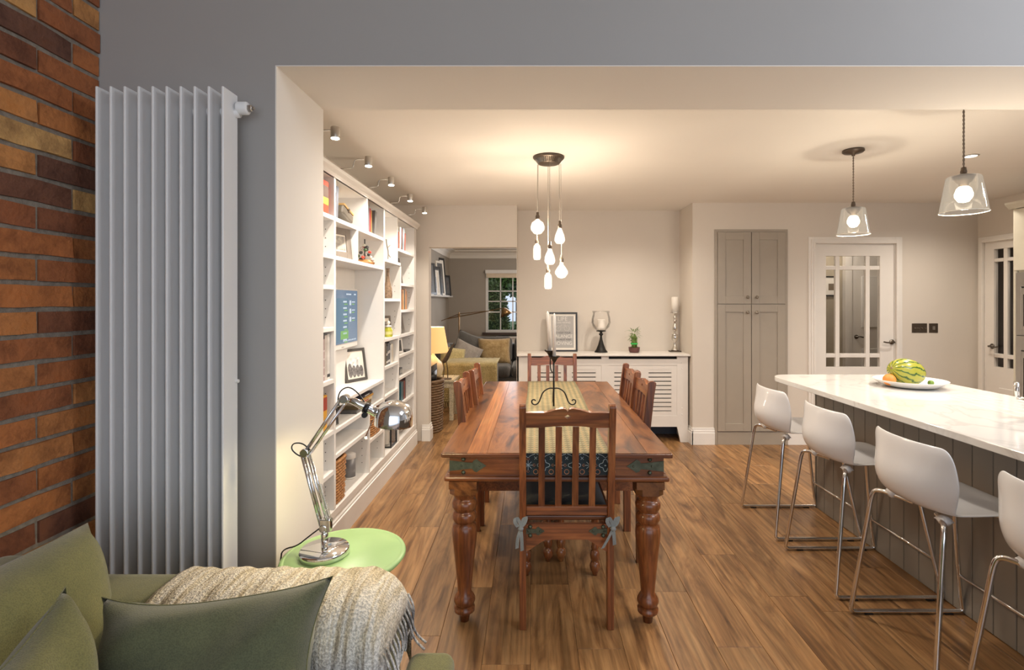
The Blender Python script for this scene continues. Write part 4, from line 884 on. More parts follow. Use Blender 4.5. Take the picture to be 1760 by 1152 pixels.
t = thing('recessed_downlight', 'small recessed ceiling downlight beyond the near pendant', 'downlight', (2.95, 3.43, HC)); obj('bezel', lathe(bm_(), [(.045, 0), (.045, -.004), (.034, -.006), (.034, 0)], 24, cap=False), steel, t); obj('lens', lathe(bm_(), [(0, -.003), (.034, -.003)], 24, cap=False), emis('downlight_lens', (1, .93, .8), 8), t)

# ------------------------------------------------------------------ island
isl = thing('kitchen_island', 'taupe boarded kitchen island under white worktop', 'island', (2.2, 1.5, 0))
obj('carcass', B(-.235, .30, -2.0, 2.0, .0, .878), taupe, isl)
y = -1.95+1.5
bme = None
for i in range(38):
    y1 = 3.51-.1037*i; y0 = y1-.1012
    if bme is None:
        o = obj('panel_board', B(0, .01, 0, .1012, 0, .872), taupe, isl, bev=.0025); bme = o.data; o.location = (1.954-2.2, y0-1.5, .003)
    else:
        o = inst('panel_board', bme, isl, (1.954-2.2, y0-1.5, .003)); bv = o.modifiers.new('b', 'BEVEL'); bv.width = .0025
obj('end_panel', B(-.246, .30, 2.0, 2.02, .0, .878), taupe, isl)
t = thing('worktop', 'white veined quartz worktop with rounded corner', 'worktop', (2.1, 1.5, .88))
poly = []; x0, x1, y0, y1, r = -.47, .46, -2.0, 2.03, .14
for (cx, cy, a0) in ((x1-.03, y1-.03, 0), (x0+r, y1-r, PI/2), (x0+r, y0+r, PI), (x1-.03, y0+.03, 3*PI/2)):
    rr = r if a0 in (PI/2, PI) else .03
    for k in range(9): a = a0+k*PI/16; poly.append((cx+rr*math.cos(a), cy+rr*math.sin(a)))
obj('slab', prism(bm_(), poly, 'z', 0, .03), quartz, t, bev=.003)
for k in range(5):
    ya, yb_ = 1.25, .72; xa, xb = 2.18+.055*k-2.1, 2.13+.075*k-2.1
    obj('drainer_groove', prism(bm_(), [(xa-.003, ya), (xa+.003, ya), (xb+.004, yb_), (xb-.004, yb_)], 'z', .0295, .0305), M('groove_edge', (.88, .85, .8), .15), t)
# tap
tx, tz = P(1762, 722, 2.19)
t = thing('kitchen_tap', 'chrome kitchen tap with lever at right edge', 'tap', (2.13, 2.17, .91))
obj('body', lathe(bm_(), [(0, 0), (.026, 0), (.026, .006), (.02, .01), (.019, .13), (.014, .14), (.014, .2)], 20), chrome, t, smooth=True)
obj('spout', tube(bm_(), smoothpts([(0, 0, .18), (0, 0, .32), (.02, -.05, .36), (.06, -.14, .35), (.07, -.17, .26)]), .012, 12), chrome, t, smooth=True)
obj('lever', tube(bm_(), [(0, .015, .075), (0, .045, .078), (-.01, .06, .078)], .011, 10), chrome, t, smooth=True); obj('lever_handle', tube(bm_(), [(-.01, .06, .075), (-.012, .062, .15)], .008, 10, taper=[.006, .011]), chrome, t, smooth=True)
# bowl and fruit
fx, fy = 2.235, 3.02
t = thing('fruit_plate', 'wide shallow white bowl on the worktop', 'bowl', (fx, fy, .9105)); obj('dish', lathe(bm_(), [(0, 0), (.1, 0), (.14, .008), (.185, .038), (.188, .042), (.184, .042), (.14, .014), (.1, .007), (0, .007)], 48), M('porcelain', (.85, .83, .80), .12), t, smooth=True); obj('foot_ring', lathe(bm_(), [(.095, 0), (.1, .003)], 32, cap=False), white, t)
m, nt, b = nodes('melon_skin'); v = coord(nt, (1, 1, 1))
sx = N(nt, 'ShaderNodeSeparateXYZ'); nt.links.new(v, sx.inputs[0]); at = N(nt, 'ShaderNodeMath', operation='ARCTAN2'); nt.links.new(sx.outputs['Y'], at.inputs[0]); nt.links.new(sx.outputs['Z'], at.inputs[1])
n = N(nt, 'ShaderNodeTexNoise'); n.inputs['Scale'].default_value = 26; n.inputs['Detail'].default_value = 4; nt.links.new(v, n.inputs['Vector'])
ad = N(nt, 'ShaderNodeMath', operation='MULTIPLY_ADD'); nt.links.new(n.outputs[0], ad.inputs[0]); ad.inputs[1].default_value = .55; nt.links.new(at.outputs[0], ad.inputs[2])
mu = N(nt, 'ShaderNodeMath', operation='MULTIPLY'); nt.links.new(ad.outputs[0], mu.inputs[0]); mu.inputs[1].default_value = 12.0
si = N(nt, 'ShaderNodeMath', operation='SINE'); nt.links.new(mu.outputs[0], si.inputs[0])
nt.links.new(ramp(nt, si.outputs[0], [(.0, (.36, .35, .045)), (.70, (.27, .32, .035)), (.86, (.06, .12, .02)), (1, (.03, .07, .015))]), b.inputs['Base Color']); b.inputs['Roughness'].default_value = .25
t = thing('watermelon', 'striped yellow-green watermelon in the white bowl', 'watermelon', (fx-.02, fy, .9105+.008), rot=(0, 0, .25))
bm = bm_(); bmesh.ops.create_uvsphere(bm, u_segments=40, v_segments=24, radius=1, matrix=Matrix.Diagonal((.112, .082, .078, 1))); obj('rind', bm, m, t, smooth=True, loc=(0, 0, .078), rot=(0, math.radians(12), 0))
obj('stalk_scar', lathe(bm_(), [(.008, 0), (.006, .004), (0, .005)], 10, mat=Matrix.Translation((-.107, 0, .105)) @ Matrix.Rotation(-PI/2, 4, 'Y')), M('scar', (.25, .18, .08), .8), t)
bm = bm_(); bmesh.ops.create_uvsphere(bm, u_segments=24, v_segments=14, radius=.034); tag(obj('orange_fruit', bm, M('orange_peel', (.72, .26, .05), .4, bmp=.3, bscale=250), smooth=True, loc=(fx-.140, fy-.03, .9105+.045)), 'orange tucked left of the watermelon', 'orange')
bm = bm_(); bmesh.ops.create_uvsphere(bm, u_segments=24, v_segments=14, radius=.016); tag(obj('lime_fruit', bm, M('lime_peel', (.14, .24, .03), .4), smooth=True, loc=(fx+.11, fy-.02, .9105+.024)), 'dark green lime right of the watermelon', 'lime')
t = thing('socket_outlet', 'small black outlet below the worktop end', 'socket', (1.97, 3.535, .80)); obj('plate', B(-.012, .0, -.025, -.005, -.03, .06), black, t); obj('switch', B(-.016, -.012, -.02, -.01, .01, .03), white, t)
# ------------------------------------------------------------------ stools
def make_stool():
    t = thing('bar_stool', 'x', 'stool', group='white bar stools along the island')
    rows = [(-.205, .868, .185, .04, .0), (-.213, .84, .212, .055, 0), (-.222, .79, .217, .075, 0), (-.24, .735, .222, .10, 0), (-.242, .69, .217, .10, 0), (-.228, .65, .206, .088, .004), (-.195, .618, .20, .055, .010), (-.14, .602, .20, .01, .02), (-.05, .600, .203, 0, .024), (.06, .606, .203, 0, .022), (.15, .613, .198, -.005, .016), (.205, .612, .185, -.012, .008), (.228, .598, .165, -.018, .0)]
    bm = bm_(); prev = None; n = 12
    for yc, z_, hw_, ey, ez in rows:
        r = []
        for i in range(n+1):
            u = i/n*2-1; k = u*u; r.append(bm.verts.new((u*hw_, yc+ey*k**1.15, z_+ez*k)))
        if prev:
            for i in range(n): bm.faces.new((prev[i], prev[i+1], r[i+1], r[i]))
        prev = r
    o = obj('seat_shell', bm, plastic, t, smooth=True); s = o.modifiers.new('s', 'SOLIDIFY'); s.thickness = .008; s.offset = 0; u = o.modifiers.new('u', 'SUBSURF'); u.levels = u.render_levels = 2
    for s in (-1, 1):
        pts = smoothpts([(s*.06, -.10, .575), (s*.12, -.13, .582), (s*.185, -.17, .585), (s*.197, -.182, .56), (s*.205, -.195, .45), (s*.238, -.244, .06), (s*.243, -.25, .011), (s*.243, -.205, .011), (s*.243, -.1, .011), (s*.243, .1, .011), (s*.243, .215, .011), (s*.242, .262, .013), (s*.238, .247, .06), (s*.20, .19, .40), (s*.175, .165, .57), (s*.14, .14, .585), (s*.06, .1, .582)], 2)
        fr_ = obj('leg_frame', tube(bm_(), pts, .0095, 10), chrome, t, smooth=True)
        for yq in (-.17, .19): obj('foot_pad', B(s*.243-.011, s*.243+.011, yq-.018, yq+.018, .0, .006), black, fr_)
        for yq in (-.135, .15): obj('mount_lug', pad(bm_(), .05, .04, .035, 4), plastic, t, smooth=True, loc=(s*.14, yq, .585))
    z_ = .185; obj('foot_rest', tube(bm_(), [(-.224, .226, z_), (.224, .226, z_)], .0075, 10), chrome, t, smooth=True)
    return t
s0 = make_stool(); s0.location = (1.695, 3.265, 0); s0.rotation_euler = (0, 0, -PI/2); s0['label'] = 'white bar stool at the far end of the island'
for y, l in ((2.665, 'second white bar stool from the far end'), (2.072, 'third white bar stool, with whole seat in view'), (1.475, 'white bar stool cut off by the right photo edge')):
    c = copy_tree(s0); c.location = (1.695, y, 0); c['label'] = l

# ------------------------------------------------------------------ oven tower
t = thing('oven_housing', 'tall cream oven housing at the right edge', 'cupboard', (3.80, 3.4, 0))
obj('carcass', boxes([(.02, .6, -.0, .63, 0, 1.15), (.02, .6, 0, .63, 1.64, 2.14), (.06, .6, 0.02, .61, 1.15, 1.64), (.0, .6, .605, .63, 0, 2.14)]), M('cream_unit', (.56, .52, .42), .45), t)
obj('door', B(-.005, .018, .01, .625, 1.655, 2.135), M('cream_unit', (.56, .52, .42), .45), t, bev=.003)
obj('cornice', prism(bm_(), [(-.01, 2.14), (.6, 2.14), (.6, 2.19), (-.045, 2.19), (-.04, 2.175), (-.02, 2.155)], 'y', 0, .66), M('cream_unit', (.56, .52, .42), .45), t)
def oven(z0, z1, lab, panel):
    o = thing('built_in_oven', lab, 'oven', (3.80, 3.4, z0), group='built-in ovens'); h_ = z1-z0
    obj('surround', frame2d(bm_(), 'x', .02, .60, .0, h_, .045, -.012, .02), steel, o, bev=.002)
    obj('control_panel', B(-.014, .01, .065, .555, h_-.11, h_-.01), steel, o); obj('display', B(-.016, -.013, .2, .4, h_-.08, h_-.04), black, o)
    for y in (.12, .5): obj('control_knob', lathe(bm_(), [(.02, 0), (.018, .02), (0, .02)], 20, mat=Matrix.Translation((-.014, y, h_-.06)) @ Matrix.Rotation(-PI/2, 4, 'Y')), steel, o)
    obj('door', B(-.012, .015, .065, .555, .045, h_-.12), steel, o, bev=.003); obj('door_glass', B(-.014, -.011, .1, .535, .07, h_-.17), M('black_glass', (.01, .01, .012), .05), o)
    obj('handle', tube(bm_(), smoothpts([(-.012, .5, h_-.145), (-.05, .49, h_-.145), (-.05, .13, h_-.145), (-.012, .12, h_-.145)]), .009, 8), steel, o, smooth=True)
oven(1.152, 1.638, 'upper steel built-in oven in cream housing', 1); oven(.55, 1.148, 'lower steel built-in oven in cream housing', 0)

# ------------------------------------------------------------------ living room furniture
def rbox(name, x0, x1, y0, y1, z0, z1, mat, parent, r=.05, puff=0, rot=None):
    bm = B(x0-(x0+x1)/2, x1-(x0+x1)/2, y0-(y0+y1)/2, y1-(y0+y1)/2, z0-(z0+z1)/2, z1-(z0+z1)/2)
    o = obj(name, bm, mat, parent, smooth=True, loc=((x0+x1)/2, (y0+y1)/2, (z0+z1)/2), rot=rot)
    b_ = o.modifiers.new('b', 'BEVEL'); b_.width = r; b_.segments = 5; b_.limit_method = 'ANGLE'
    return o
t = thing('living_room_sofa', 'dark grey corner sofa in the living room', 'sofa', (-.6, 7.9, 0))
rbox('base', -1.0, 1.8, -.4, .7, .08, .3, grey_f, t, .03); rbox('backrest', -1.0, 1.8, .5, .75, .3, .72, grey_f, t, .05)
for i in range(3): rbox('seat_cushion', -.45+i*.76, .30+i*.76, -.42, .52, .29, .47, grey_f, t, .06)
for i in range(3): rbox('back_cushion', -.42+i*.76, .30+i*.76, .32, .55, .44, .84, grey_f, t, .07, rot=(math.radians(-10), 0, 0))
rbox('side_back', -1.0, -.70, -.4, .7, .3, .72, grey_f, t, .06); rbox('chaise_end', -.55, .13, -1.10, -.42, .08, .58, grey_f, t, .05)
def pillow(label, loc, rot, w_, h_, th, mat, name='throw_pillow', cat='cushion', n=14, group=None, parts=True):
    t = thing(name, label, cat, loc, rot=rot, group=group); obj('cover', pad(bm_(), w_, h_, th, n, pinch=.07), mat, t, smooth=True)
    if parts:
        bm = bm_(); pts = []
        for (a, b_) in ((-1, -1), (1, -1), (1, 1), (-1, 1)):
            for k in range(8):
                q = k/8; nx = {(-1, -1): (1, 0), (1, -1): (0, 1), (1, 1): (-1, 0), (-1, 1): (0, -1)}[(a, b_)]; u = a+nx[0]*2*q; v = b_+nx[1]*2*q
                pts.append((u*w_/2*(1-.07*(1-v*v)*u*u), v*h_/2*(1-.07*(1-u*u)*v*v), 0))
        pts.append(pts[0]); tube(bm, pts, .0028, 5); obj('seam_piping', bm, mat, t, smooth=True)
    return t
pillow('fluffy tan fur cushion on the grey sofa', (-.56, 7.92, .64), (math.radians(72), 0, .15), .5, .42, .16, fur_f)
pillow('pale patterned cushion leaning left of tan fur one', (-.95, 7.55, .62), (math.radians(58), .45, .2), .42, .42, .13, pale_f)
pillow('dark grey cushion behind the pale patterned one', (-.93, 7.95, .70), (math.radians(65), .35, .05), .52, .44, .14, grey_f)
pillow('dull yellow cushion at left of grey sofa', (-1.12, 7.35, .60), (math.radians(58), .2, .4), .38, .36, .12, knit_f)
t = thing('knitted_throw', 'chunky yellow knitted throw over sofa end', 'throw', (-.81, 7.1, .58))
bm = bm_(); prev = None; prof_ = [(-.34, -.50), (-.345, -.3), (-.345, -.1), (-.34, .0), (-.31, .018), (-.1, .02), (.1, .02), (.27, .02)]
for k in range(29):
    x = -.36+k*.026; r = [bm.verts.new((x, a+.004*math.sin(k*1.6), b_+.004*math.sin(k*2.2+a*9))) for a, b_ in prof_]
    if prev:
        for i in range(len(r)-1): bm.faces.new((prev[i], prev[i+1], r[i+1], r[i]))
    prev = r
obj('knit', bm, knit_f, t, smooth=True, solid=.012)
bm = bm_()
for r_ in range(16):
    zc = -.02-r_*.03
    for k in range(24):
        x = -.35+k*.03; box(bm, -.008, .008, -.004, .004, -.013, .013, Matrix.Translation((x+.0075*(1 if r_ % 2 else -1), -.356, zc)) @ Matrix.Rotation(.8*(1 if r_ % 2 else -1), 4, 'Y'))
tag(obj('stitches', bm, knit_f, t), kind='stuff')
bm = bm_()
for k in range(28): x = -.35+k*.0258; tube(bm, [(x, -.345, -.5), (x+.004, -.348, -.56)], .005, 4)
tag(obj('fringe', bm, knit_f, t), kind='stuff')
t = thing('end_table', 'cream wooden side table beyond the passage', 'side table', (-1.12, 6.25, 0))
obj('top', B(-.27, .22, -.2, .25, .455, .48), pine, t, bev=.004); obj('rail', B(-.25, .2, -.18, .23, .39, .455), pine, t)
for a, b_ in ((-.24, -.17), (.155, -.17), (-.24, .19), (.155, .19)): obj('leg', prism(bm_(), [(a, b_), (a+.045, b_), (a+.045, b_+.045), (a, b_+.045)], 'z', 0, .39), pine, t)
t = thing('table_lamp', 'cream lamp with glowing shade on side table', 'lamp', (-1.20, 6.30, .4805))
obj('base', lathe(bm_(), [(0, 0), (.07, 0), (.11, .04), (.13, .11), (.10, .19), (.04, .25), (.02, .28), (.015, .34), (0, .34)], 28), M('ceramic_cream', (.70, .60, .42), .25), t, smooth=True)
m, nt, b = nodes('lamp_shade'); b.inputs['Base Color'].default_value = (.75, .55, .28, 1); b.inputs['Emission Color'].default_value = (1, .56, .19, 1); b.inputs['Emission Strength'].default_value = .75; b.inputs['Roughness'].default_value = .9
obj('lamp_shade', lathe(bm_(), [(.19, .31), (.135, .62), (.133, .62), (.188, .31)], 36, cap=False), m, t, smooth=True)
light('table_lamp_light', 'POINT', (-1.20, 6.30, .4805+.66), 9, WARM, .05)
t = thing('bird_statuette', 'carved dark wooden heron statuette on side table', 'statuette', (-1.005, 6.15, .4805))
bp_ = smoothpts([(-.05, 0, .20), (-.02, 0, .23), (.02, 0, .30), (.05, 0, .37), (.09, 0, .44)])
obj('body', tube(bm_(), bp_, .03, 10, taper=[.004+.03*math.sin(PI*min(1, (i/(len(bp_)-1))**.7))*(1-.5*i/len(bp_)) for i in range(len(bp_))]), M('carved_wood', (.10, .07, .045), .5, var=.3, scale=40), t, smooth=True)
for s in (-1, 1): obj('leg', tube(bm_(), smoothpts([(-.03+.02*s, 0, .22), (-.01+.02*s, 0, .12), (-.02+.03*s, 0, .0)]), .006, 6), M('carved_wood', (.1, .07, .045), .5), t, smooth=True)
obj('base', lathe(bm_(), [(0, 0), (.06, 0), (.055, .012), (0, .014)], 16), M('carved_wood', (.1, .07, .045), .5), t)
bk = basket('tall dark wicker basket just inside the passage', -1.19, 5.62, 0, .42, .40, .55, wickd, rnd=True, rows=20)
t = thing('slipper_pile', 'dark folded bag resting in the wicker basket', 'bag', (-1.14, 5.6, .50)); obj('body', pad(bm_(), .26, .24, .14, 8), black, t, smooth=True, loc=(0, 0, .08), rot=(.3, -.5, 0)); obj('flap', pad(bm_(), .22, .2, .03, 6), M('bag_grey', (.05, .05, .055), .6), t, smooth=True, loc=(.03, -.03, .15), rot=(.3, -.6, 0)); t.name = 'folded_bag'
t = thing('swing_arm_lamp', 'antique brass swing arm floor lamp behind sofa', 'floor lamp', ((789-912)*9.4/F, 9.4, 0))
brass = M('antique_brass', (.28, .17, .08), .3, 1)
obj('pole', tube(bm_(), [(0, 0, 0), (0, 0, 1.22)], .012, 8), brass, t); obj('base', lathe(bm_(), [(0, 0), (.14, 0), (.14, .02), (0, .025)], 24), brass, t)
obj('arm', tube(bm_(), [(-.22, 0, 1.10), (0, 0, 1.14), (.84, -.05, 1.30)], .008, 8), brass, t); obj('arm', tube(bm_(), [(-.33, .02, 1.06), (0, .02, 1.19), (.5, 0, 1.24)], .006, 8), brass, t)
obj('shade', lathe(bm_(), [(.025, .1), (.05, .08), (.12, -.04), (.118, -.04), (.045, .075)], 20, cap=False, mat=Matrix.Translation((.86, -.06, 1.20)) @ Matrix.Rotation(-.4, 4, 'Y')), brass, t, smooth=True); obj('joint', lathe(bm_(), [(0, -.03), (.025, -.02), (.025, .02), (0, .03)], 12, c=(0, 0, 1.16)), brass, t)
led = thing('picture_ledge', 'white picture ledge high on living room wall', 'shelf', (-1.68, 9.1, 1.50)); obj('shelf_board', B(0, .12, -1.25, 1.2, 0, .022), white, led); obj('lip', B(.11, .12, -1.25, 1.2, .022, .035), white, led)
for i, (y, w_, h_, c_, lb) in enumerate(((8.15, .5, .52, 'b', 'nearest black frame leaning on the picture ledge'), (8.5, .40, .42, 'w', 'pale frame second on the picture ledge'), (8.85, .36, .50, 'b', 'black middle frame on the picture ledge'), (9.15, .30, .62, 'w', 'tall white frame on the picture ledge'), (9.45, .26, .70, 'b', 'tallest dark frame on the picture ledge'), (9.8, .34, .40, 'b', 'small dark frame at far end of picture ledge'))):
    pframe(lb, -1.60+.012*(i % 2), y, 1.522, w_, h_, .04, black if c_ == 'b' else wax, PI/2-.25, (.12, .10, .09), tilt=-5, mount=(i % 3 == 1))
t = thing('window_radiator', 'white panel radiator below living room window', 'radiator', (.1, 10.36, .18)); obj('panel', B(-.75, 1.0, 0, .08, 0, .5), white, t, bev=.01); obj('shelf', B(-.8, 1.05, -.04, .12, .5, .53), white, t)

# ------------------------------------------------------------------ front room: tall radiator
rd = thing('column_radiator', 'tall white bladed radiator beside the brick wall', 'radiator', (-1.17, 1.65, 0))
bme = None
for i in range(10):
    x = -1.367+.0441*i+.0
    if bme is None:
        bm = B(-.004, .004, -.04, .04, .13, 2.09); o = obj('blade', bm, radm, rd, loc=(x+1.17, 0, 0)); bme = o.data; b_ = o.modifiers.new('b', 'BEVEL'); b_.width = .0035; b_.segments = 3
    else:
        o = inst('blade', bme, rd, (x+1.17, 0, 0)); b_ = o.modifiers.new('b', 'BEVEL'); b_.width = .0035; b_.segments = 3
    tube_o = obj('water_tube', B(x+1.17-.034, x+1.17-.008, .012, .036, .16, 2.05), radm, rd)
for z_ in (.2, 2.03): obj('header_pipe', tube(bm_(), [(-.2, .03, z_), (.215, .03, z_)], .016, 12), radm, rd, smooth=True)
obj('bleed_valve', lathe(bm_(), [(.02, 0), (.021, .004), (.021, .03), (.017, .034)], 20, mat=Matrix.Translation((.21, .03, 2.045)) @ Matrix.Rotation(PI/2, 4, 'Y')), radm, rd, smooth=True)
obj('valve_nut', lathe(bm_(), [(.012, .0), (.012, .012), (.006, .014), (.006, .02), (0, .02)], 6, mat=Matrix.Translation((.243, .03, 2.045)) @ Matrix.Rotation(PI/2, 4, 'Y')), steel, rd)
obj('bleed_pin', tube(bm_(), [(.19, .03, 1.15), (.212, .03, 1.15)], .006, 8), white, rd)

# ------------------------------------------------------------------ green side table and desk lamp
GX, GY, GZ, GR = -.608, 1.67, .59, .196
t = thing('round_side_table', 'round pale green painted side table', 'side table', (GX, GY, 0))
green = M('mint_paint', (.40, .62, .26), .3, var=.03); grd = M('mint_edge', (.30, .50, .30), .35, var=.05)
obj('top', lathe(bm_(), [(0, -.028), (GR-.03, -.028), (GR-.008, -.02), (GR, -.010), (GR-.003, -.003), (GR-.014, 0), (GR-.016, -.0015), (GR-.018, 0), (0, 0)], 72, c=(0, 0, GZ)), green, t, smooth=True)
obj('pedestal', lathe(bm_(), [(.05, .10), (.035, .14), (.022, .2), (.03, .28), (.02, .36), (.03, .45), (.05, .54), (.09, .562)], 24), grd, t, smooth=True)
for k in range(3):
    a = k*2*PI/3+.5; obj('leg', tube(bm_(), smoothpts([(.03*math.cos(a), .03*math.sin(a), .14), (.1*math.cos(a), .1*math.sin(a), .12), (.17*math.cos(a), .17*math.sin(a), .015)]), .016, 8), grd, t, smooth=True)
LX, LY = -.668, 1.66
dl = thing('desk_lamp', 'chrome angle-arm desk lamp on green side table', 'lamp', (LX, LY, GZ+.0005))
obj('base', lathe(bm_(), [(0, 0), (.074, 0), (.077, .003), (.077, .018), (.073, .023), (.01, .026), (0, .026)], 48), chrome, dl, smooth=True)
obj('base_post', lathe(bm_(), [(.011, .024), (.011, .07), (.007, .075), (0, .078)], 16), chrome, dl, smooth=True)
k_ = 1.6/F
def L_(px, py, dy=0): return ((px-912)*(LY+dy)/F-LX, dy, CAMZ-(py-519)*(LY+dy)/F-GZ)
e0, e1, e2, e3 = L_(557, 907), L_(522, 778), L_(593, 686), L_(652, 712)
for dy in (-.008, .008):
    obj('lower_arm', tube(bm_(), [(e0[0]-.006, dy, e0[2]), (e1[0]-.004, dy, e1[2]-.005)], .0045, 8), chrome, dl, smooth=True)
    obj('lower_arm', tube(bm_(), [(e0[0]+.016, dy, e0[2]+.01), (e1[0]+.014, dy, e1[2])], .0035, 8), chrome, dl, smooth=True)
    obj('upper_arm', tube(bm_(), [(e1[0]+.004, dy, e1[2]+.0), (e2[0]-.008, dy, e2[2]+.008)], .0042, 8), chrome, dl, smooth=True)
    obj('upper_arm', tube(bm_(), [(e1[0]+.022, dy, e1[2]-.003), (e2[0]+.008, dy, e2[2]-.004)], .0035, 8), chrome, dl, smooth=True)
bm = bm_(); nturn = 26
tube(bm, [(e0[0]+.02+(e1[0]-e0[0])*.5*i/(nturn*6)*1.0+.006*math.cos(i*1.05), .006*math.sin(i*1.05), e0[2]+.02+(e1[2]-e0[2])*.5*i/(nturn*6)) for i in range(nturn*6)], .0011, 4); obj('spring', bm, chrome, dl)
def joint(p, r=.014, w_=.028): return lathe(bm_(), [(0, -w_/2), (r, -w_/2), (r, w_/2), (0, w_/2)], 16, mat=Matrix.Translation(p) @ Matrix.Rotation(PI/2, 4, 'X'))
obj('joint', joint(e0, .012, .03), chrome, dl, bev=.002); obj('joint', joint((e1[0]+.006, 0, e1[2])), chrome, dl, bev=.002); obj('joint', joint(e2), chrome, dl, bev=.002)
obj('knuckle', B(e0[0]-.012, e0[0]+.024, -.012, .012, e0[2]-.012, e0[2]+.03), chrome, dl, bev=.004)
obj('neck', tube(bm_(), [e2, (e2[0]+.03, 0, e2[2]-.008), e3], .011, 12, taper=[.008, .012, .017]), chrome, dl, smooth=True)
e4 = L_(612, 694); e5 = L_(630, 702)
obj('neck_band', tube(bm_(), [(e5[0]-.006, 0, e5[2]+.003), (e5[0]+.008, 0, e5[2]-.004)], .0185, 14), black, dl, smooth=True)
obj('tension_knob', lathe(bm_(), [(.0, 0), (.009, 0), (.009, .01), (0, .01)], 12, mat=Matrix.Translation((e5[0], -.014, e5[2]-.018)) @ Matrix.Rotation(PI/2, 4, 'X')), black, dl)
sx_, sy_, sz_ = L_(676, 731)
sd = obj('lamp_shade', lathe(bm_(), [(.0605, 0), (.061, .004), (.060, .03), (.054, .052), (.042, .068), (.024, .077), (0, .080), (0, .078), (.023, .075), (.04, .066), (.052, .05), (.058, .03), (.0585, .002)], 48, cap=False, mat=Matrix.Translation((sx_, 0, sz_)) @ Matrix.Rotation(math.radians(5), 4, 'Y')), chrome, dl, smooth=True)
bm = bm_(); bmesh.ops.create_uvsphere(bm, u_segments=20, v_segments=12, radius=.024, matrix=Matrix.Translation((sx_, 0, sz_+.022))); obj('bulb', bm, emis('desk_bulb', (1, .85, .55), 12), dl, smooth=True)
obj('pull_handle', tube(bm_(), [L_(641, 722), L_(628, 752)], .0022, 6), chrome, dl); bm = bm_(); bmesh.ops.create_icosphere(bm, subdivisions=2, radius=.006, matrix=Matrix.Translation(L_(628, 753))); obj('handle_tip', bm, plastic, dl)
cord = [L_(630, 698, .0), L_(618, 678), L_(600, 664), L_(584, 672), L_(580, 690), L_(583, 698)]
obj('cord_loop', tube(bm_(), smoothpts(cord), .0022, 6), black, dl); obj('cord_loop', tube(bm_(), smoothpts([L_(533, 774), L_(520, 762), L_(504, 762), L_(500, 772), L_(510, 782), L_(520, 786)]), .0022, 6), black, dl)
obj('flex', tube(bm_(), smoothpts([(e0[0]-.01, 0, e0[2]), (-.055, .005, .055), (-.095, .01, .022), (-.135, .01, .014), (-.150, .01, -.01), (-.152, .01, -.3), (-.15, .01, -.585)]), .0025, 6), black, dl)
light('desk_lamp_light', 'SPOT', (LX+sx_, LY, GZ+sz_+.012), 40, (1, .80, .42), .02, (0, math.radians(5), 0), None, math.radians(165), .35)

# ------------------------------------------------------------------ green sofa, pillows, throw
sf = thing('green_sofa', 'olive green fabric sofa in the front corner', 'sofa', (-.9, .8, 0))
rbox('base', -.53, .66, -1.1, .52, .08, .37, green_f, sf, .03)
rbox('backrest', -.54, -.26, -1.1, .60, .3, .74, green_f, sf, .06)
bm = B(-.555, .555, -.125, .125, -.2, .2); ao = rbox('armrest', -.545, .555, .38, .62, .30, .685, green_f, sf, .075)
rbox('seat_cushion', -.27, .705, -1.05, .36, .36, .505, green_f, sf, .035); rbox('seat_cushion_nose', .585, .705, .33, .54, .36, .505, green_f, sf, .03)
bcm = Matrix(((0, -.15, 1, -.20), (1, 0, 0, .08), (0, 1, .15, .625), (0, 0, 0, 1))); bc_o = obj('back_cushion', pad(bm_(), .86, .44, .26, 24, pinch=.02), green_f, sf, smooth=True); bc_o.matrix_local = bcm
def bigpillow(label, w_, h_, th, mat, mtx, seed):
    R = mtx; t = thing('throw_pillow', label, 'cushion', R.translation, group='green pillows on the sofa'); t.rotation_euler = R.to_euler()
    rnd = random.Random(seed); bm = pad(bm_(), w_, h_, th, 36, pinch=.2)
    for v in bm.verts:
        x, y, z = v.co; k = min(1, abs(z)/(th*.25))
        v.co.z += k*(.008*math.sin(x*15-y*24+seed)+.007*math.sin(x*22-y*37+seed*2)+.004*math.sin((x-y)*40))
        v.co.y += .006*math.sin(x*12+seed)
    obj('cover', bm, mat, t, smooth=True)
    bm = bm_(); pts = []
    for (a, b_, nx) in ((-1, -1, (1, 0)), (1, -1, (0, 1)), (1, 1, (-1, 0)), (-1, 1, (0, -1))):
        for q in range(12):
            u = a+nx[0]*q/6; v = b_+nx[1]*q/6; x = u*w_/2*(1-.2*(1-v*v)*u*u); y = v*h_/2*(1-.2*(1-u*u)*v*v); pts.append((x, y+.006*math.sin(x*12+seed), 0))
    pts.append(pts[0]); tube(bm, pts, .0014, 5); obj('seam_piping', bm, green_f, t, smooth=True)
# columns: local x (width), local y (height), local z (towards viewer)
def basis(o, ux, uy):
    ux = Vector(ux).normalized(); uy = Vector(uy); uy = (uy-ux*uy.dot(ux)).normalized(); uz = ux.cross(uy)
    m = Matrix((ux, uy, uz)).transposed().to_4x4(); m.translation = o; return m
bigpillow('dark green pillow leaning on the sofa arm', .50, .38, .17, green_d, basis((-.675, 1.075, .605), (1, .04, .07), (0.03, .32, 1)), 1)
bigpillow('olive pillow leaning on the sofa back at lower left', .46, .44, .14, green_f, basis((-.81, .80, .635), (-.12, 1, .02), (-.42, .05, 1)), 4)
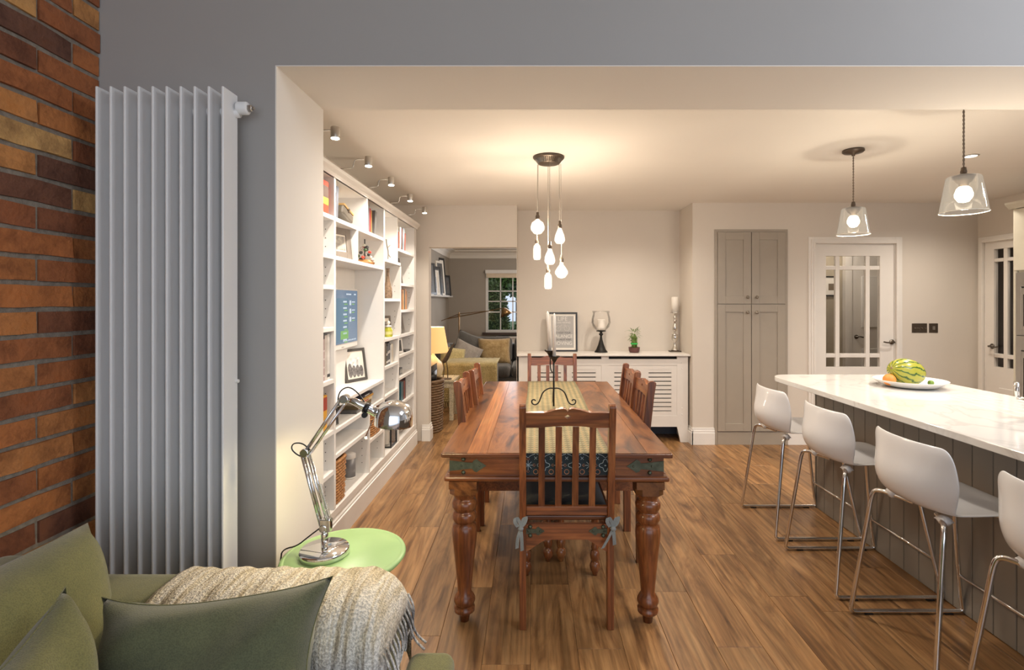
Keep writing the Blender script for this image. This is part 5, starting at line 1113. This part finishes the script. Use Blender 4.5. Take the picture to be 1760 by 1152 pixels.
# throw
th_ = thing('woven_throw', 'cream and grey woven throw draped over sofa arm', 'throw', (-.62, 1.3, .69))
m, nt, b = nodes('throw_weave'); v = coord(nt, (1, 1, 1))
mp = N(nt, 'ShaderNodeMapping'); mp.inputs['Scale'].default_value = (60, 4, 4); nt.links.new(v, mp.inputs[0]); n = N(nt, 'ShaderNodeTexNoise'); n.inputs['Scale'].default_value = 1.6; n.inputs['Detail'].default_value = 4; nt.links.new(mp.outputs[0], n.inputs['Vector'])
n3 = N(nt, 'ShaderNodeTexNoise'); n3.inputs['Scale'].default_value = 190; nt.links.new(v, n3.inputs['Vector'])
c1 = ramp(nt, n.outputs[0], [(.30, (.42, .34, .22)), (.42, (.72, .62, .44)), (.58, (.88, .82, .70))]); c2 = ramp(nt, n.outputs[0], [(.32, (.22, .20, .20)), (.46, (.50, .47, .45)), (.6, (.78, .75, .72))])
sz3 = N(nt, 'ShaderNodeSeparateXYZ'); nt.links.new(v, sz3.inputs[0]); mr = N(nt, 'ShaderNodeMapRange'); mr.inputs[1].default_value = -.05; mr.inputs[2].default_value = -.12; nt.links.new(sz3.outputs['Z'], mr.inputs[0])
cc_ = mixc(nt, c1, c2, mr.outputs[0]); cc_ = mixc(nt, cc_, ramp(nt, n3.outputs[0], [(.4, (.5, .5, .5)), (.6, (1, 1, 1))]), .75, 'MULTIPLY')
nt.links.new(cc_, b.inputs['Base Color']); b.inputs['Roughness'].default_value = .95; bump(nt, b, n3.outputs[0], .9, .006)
bm = bm_(); prev = None; nx_ = 60
zt = .0
for k in range(nx_+1):
    u = k/nx_; x = -.30+u*.60           # local x; right end rolls over the arm end
    drop = 0; 
    xr = x
    if x > .20: a = min(1, (x-.20)/.10); xr = .20+.085*math.sin(a*PI/2); drop = -.11*(1-math.cos(a*PI/2))
    r = []
    prof_ = [(-.142, -.30), (-.143, -.22), (-.143, -.13), (-.140, -.075), (-.125, -.03), (-.085, -.002), (-.04, .008), (.04, .008), (.085, -.002), (.118, -.03), (.13, -.08), (.132, -.2)]
    skew = .09*(1-u)
    for j, (a, c_) in enumerate(prof_):
        wv = .004*math.sin(k*.55+j*.8)+.003*math.sin(k*1.3)
        r.append(bm.verts.new((xr-(.10 if j < 5 else .04)*(1-u)*0+(.05*c_*1.0 if j < 4 else 0), a*(1)-wv*(1 if j < 5 else 0), c_+drop*(1 if j > 2 else .6)+wv*.6)))
    if prev:
        for i in range(len(r)-1): bm.faces.new((prev[i], prev[i+1], r[i+1], r[i]))
    prev = r
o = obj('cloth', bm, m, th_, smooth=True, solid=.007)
bm = bm_()
for k in range(60):
    u = k/59; x = -.30+u*.585; tube(bm, [(x, -.15, -.29), (x+.01*math.sin(k), -.155, -.33)], .002, 4)
tag(obj('short_fringe', bm, m, th_), kind='stuff')
rr = random.Random(5)
for k in range(12):
    y = -.13+.022*k; x = .292+.002*rr.random(); e = rr.uniform(-.02, .045)
    pts = smoothpts([(x-.01, y, -.085), (x+.008, y-.002, -.12), (x+.01+e*.3, y-.01, -.16), (x+.012+e, y-.02+rr.uniform(-.03, .01), -.172-.004*rr.random())])
    obj('tassel', tube(bm_(), pts, .0032, 5), m, th_, smooth=True)
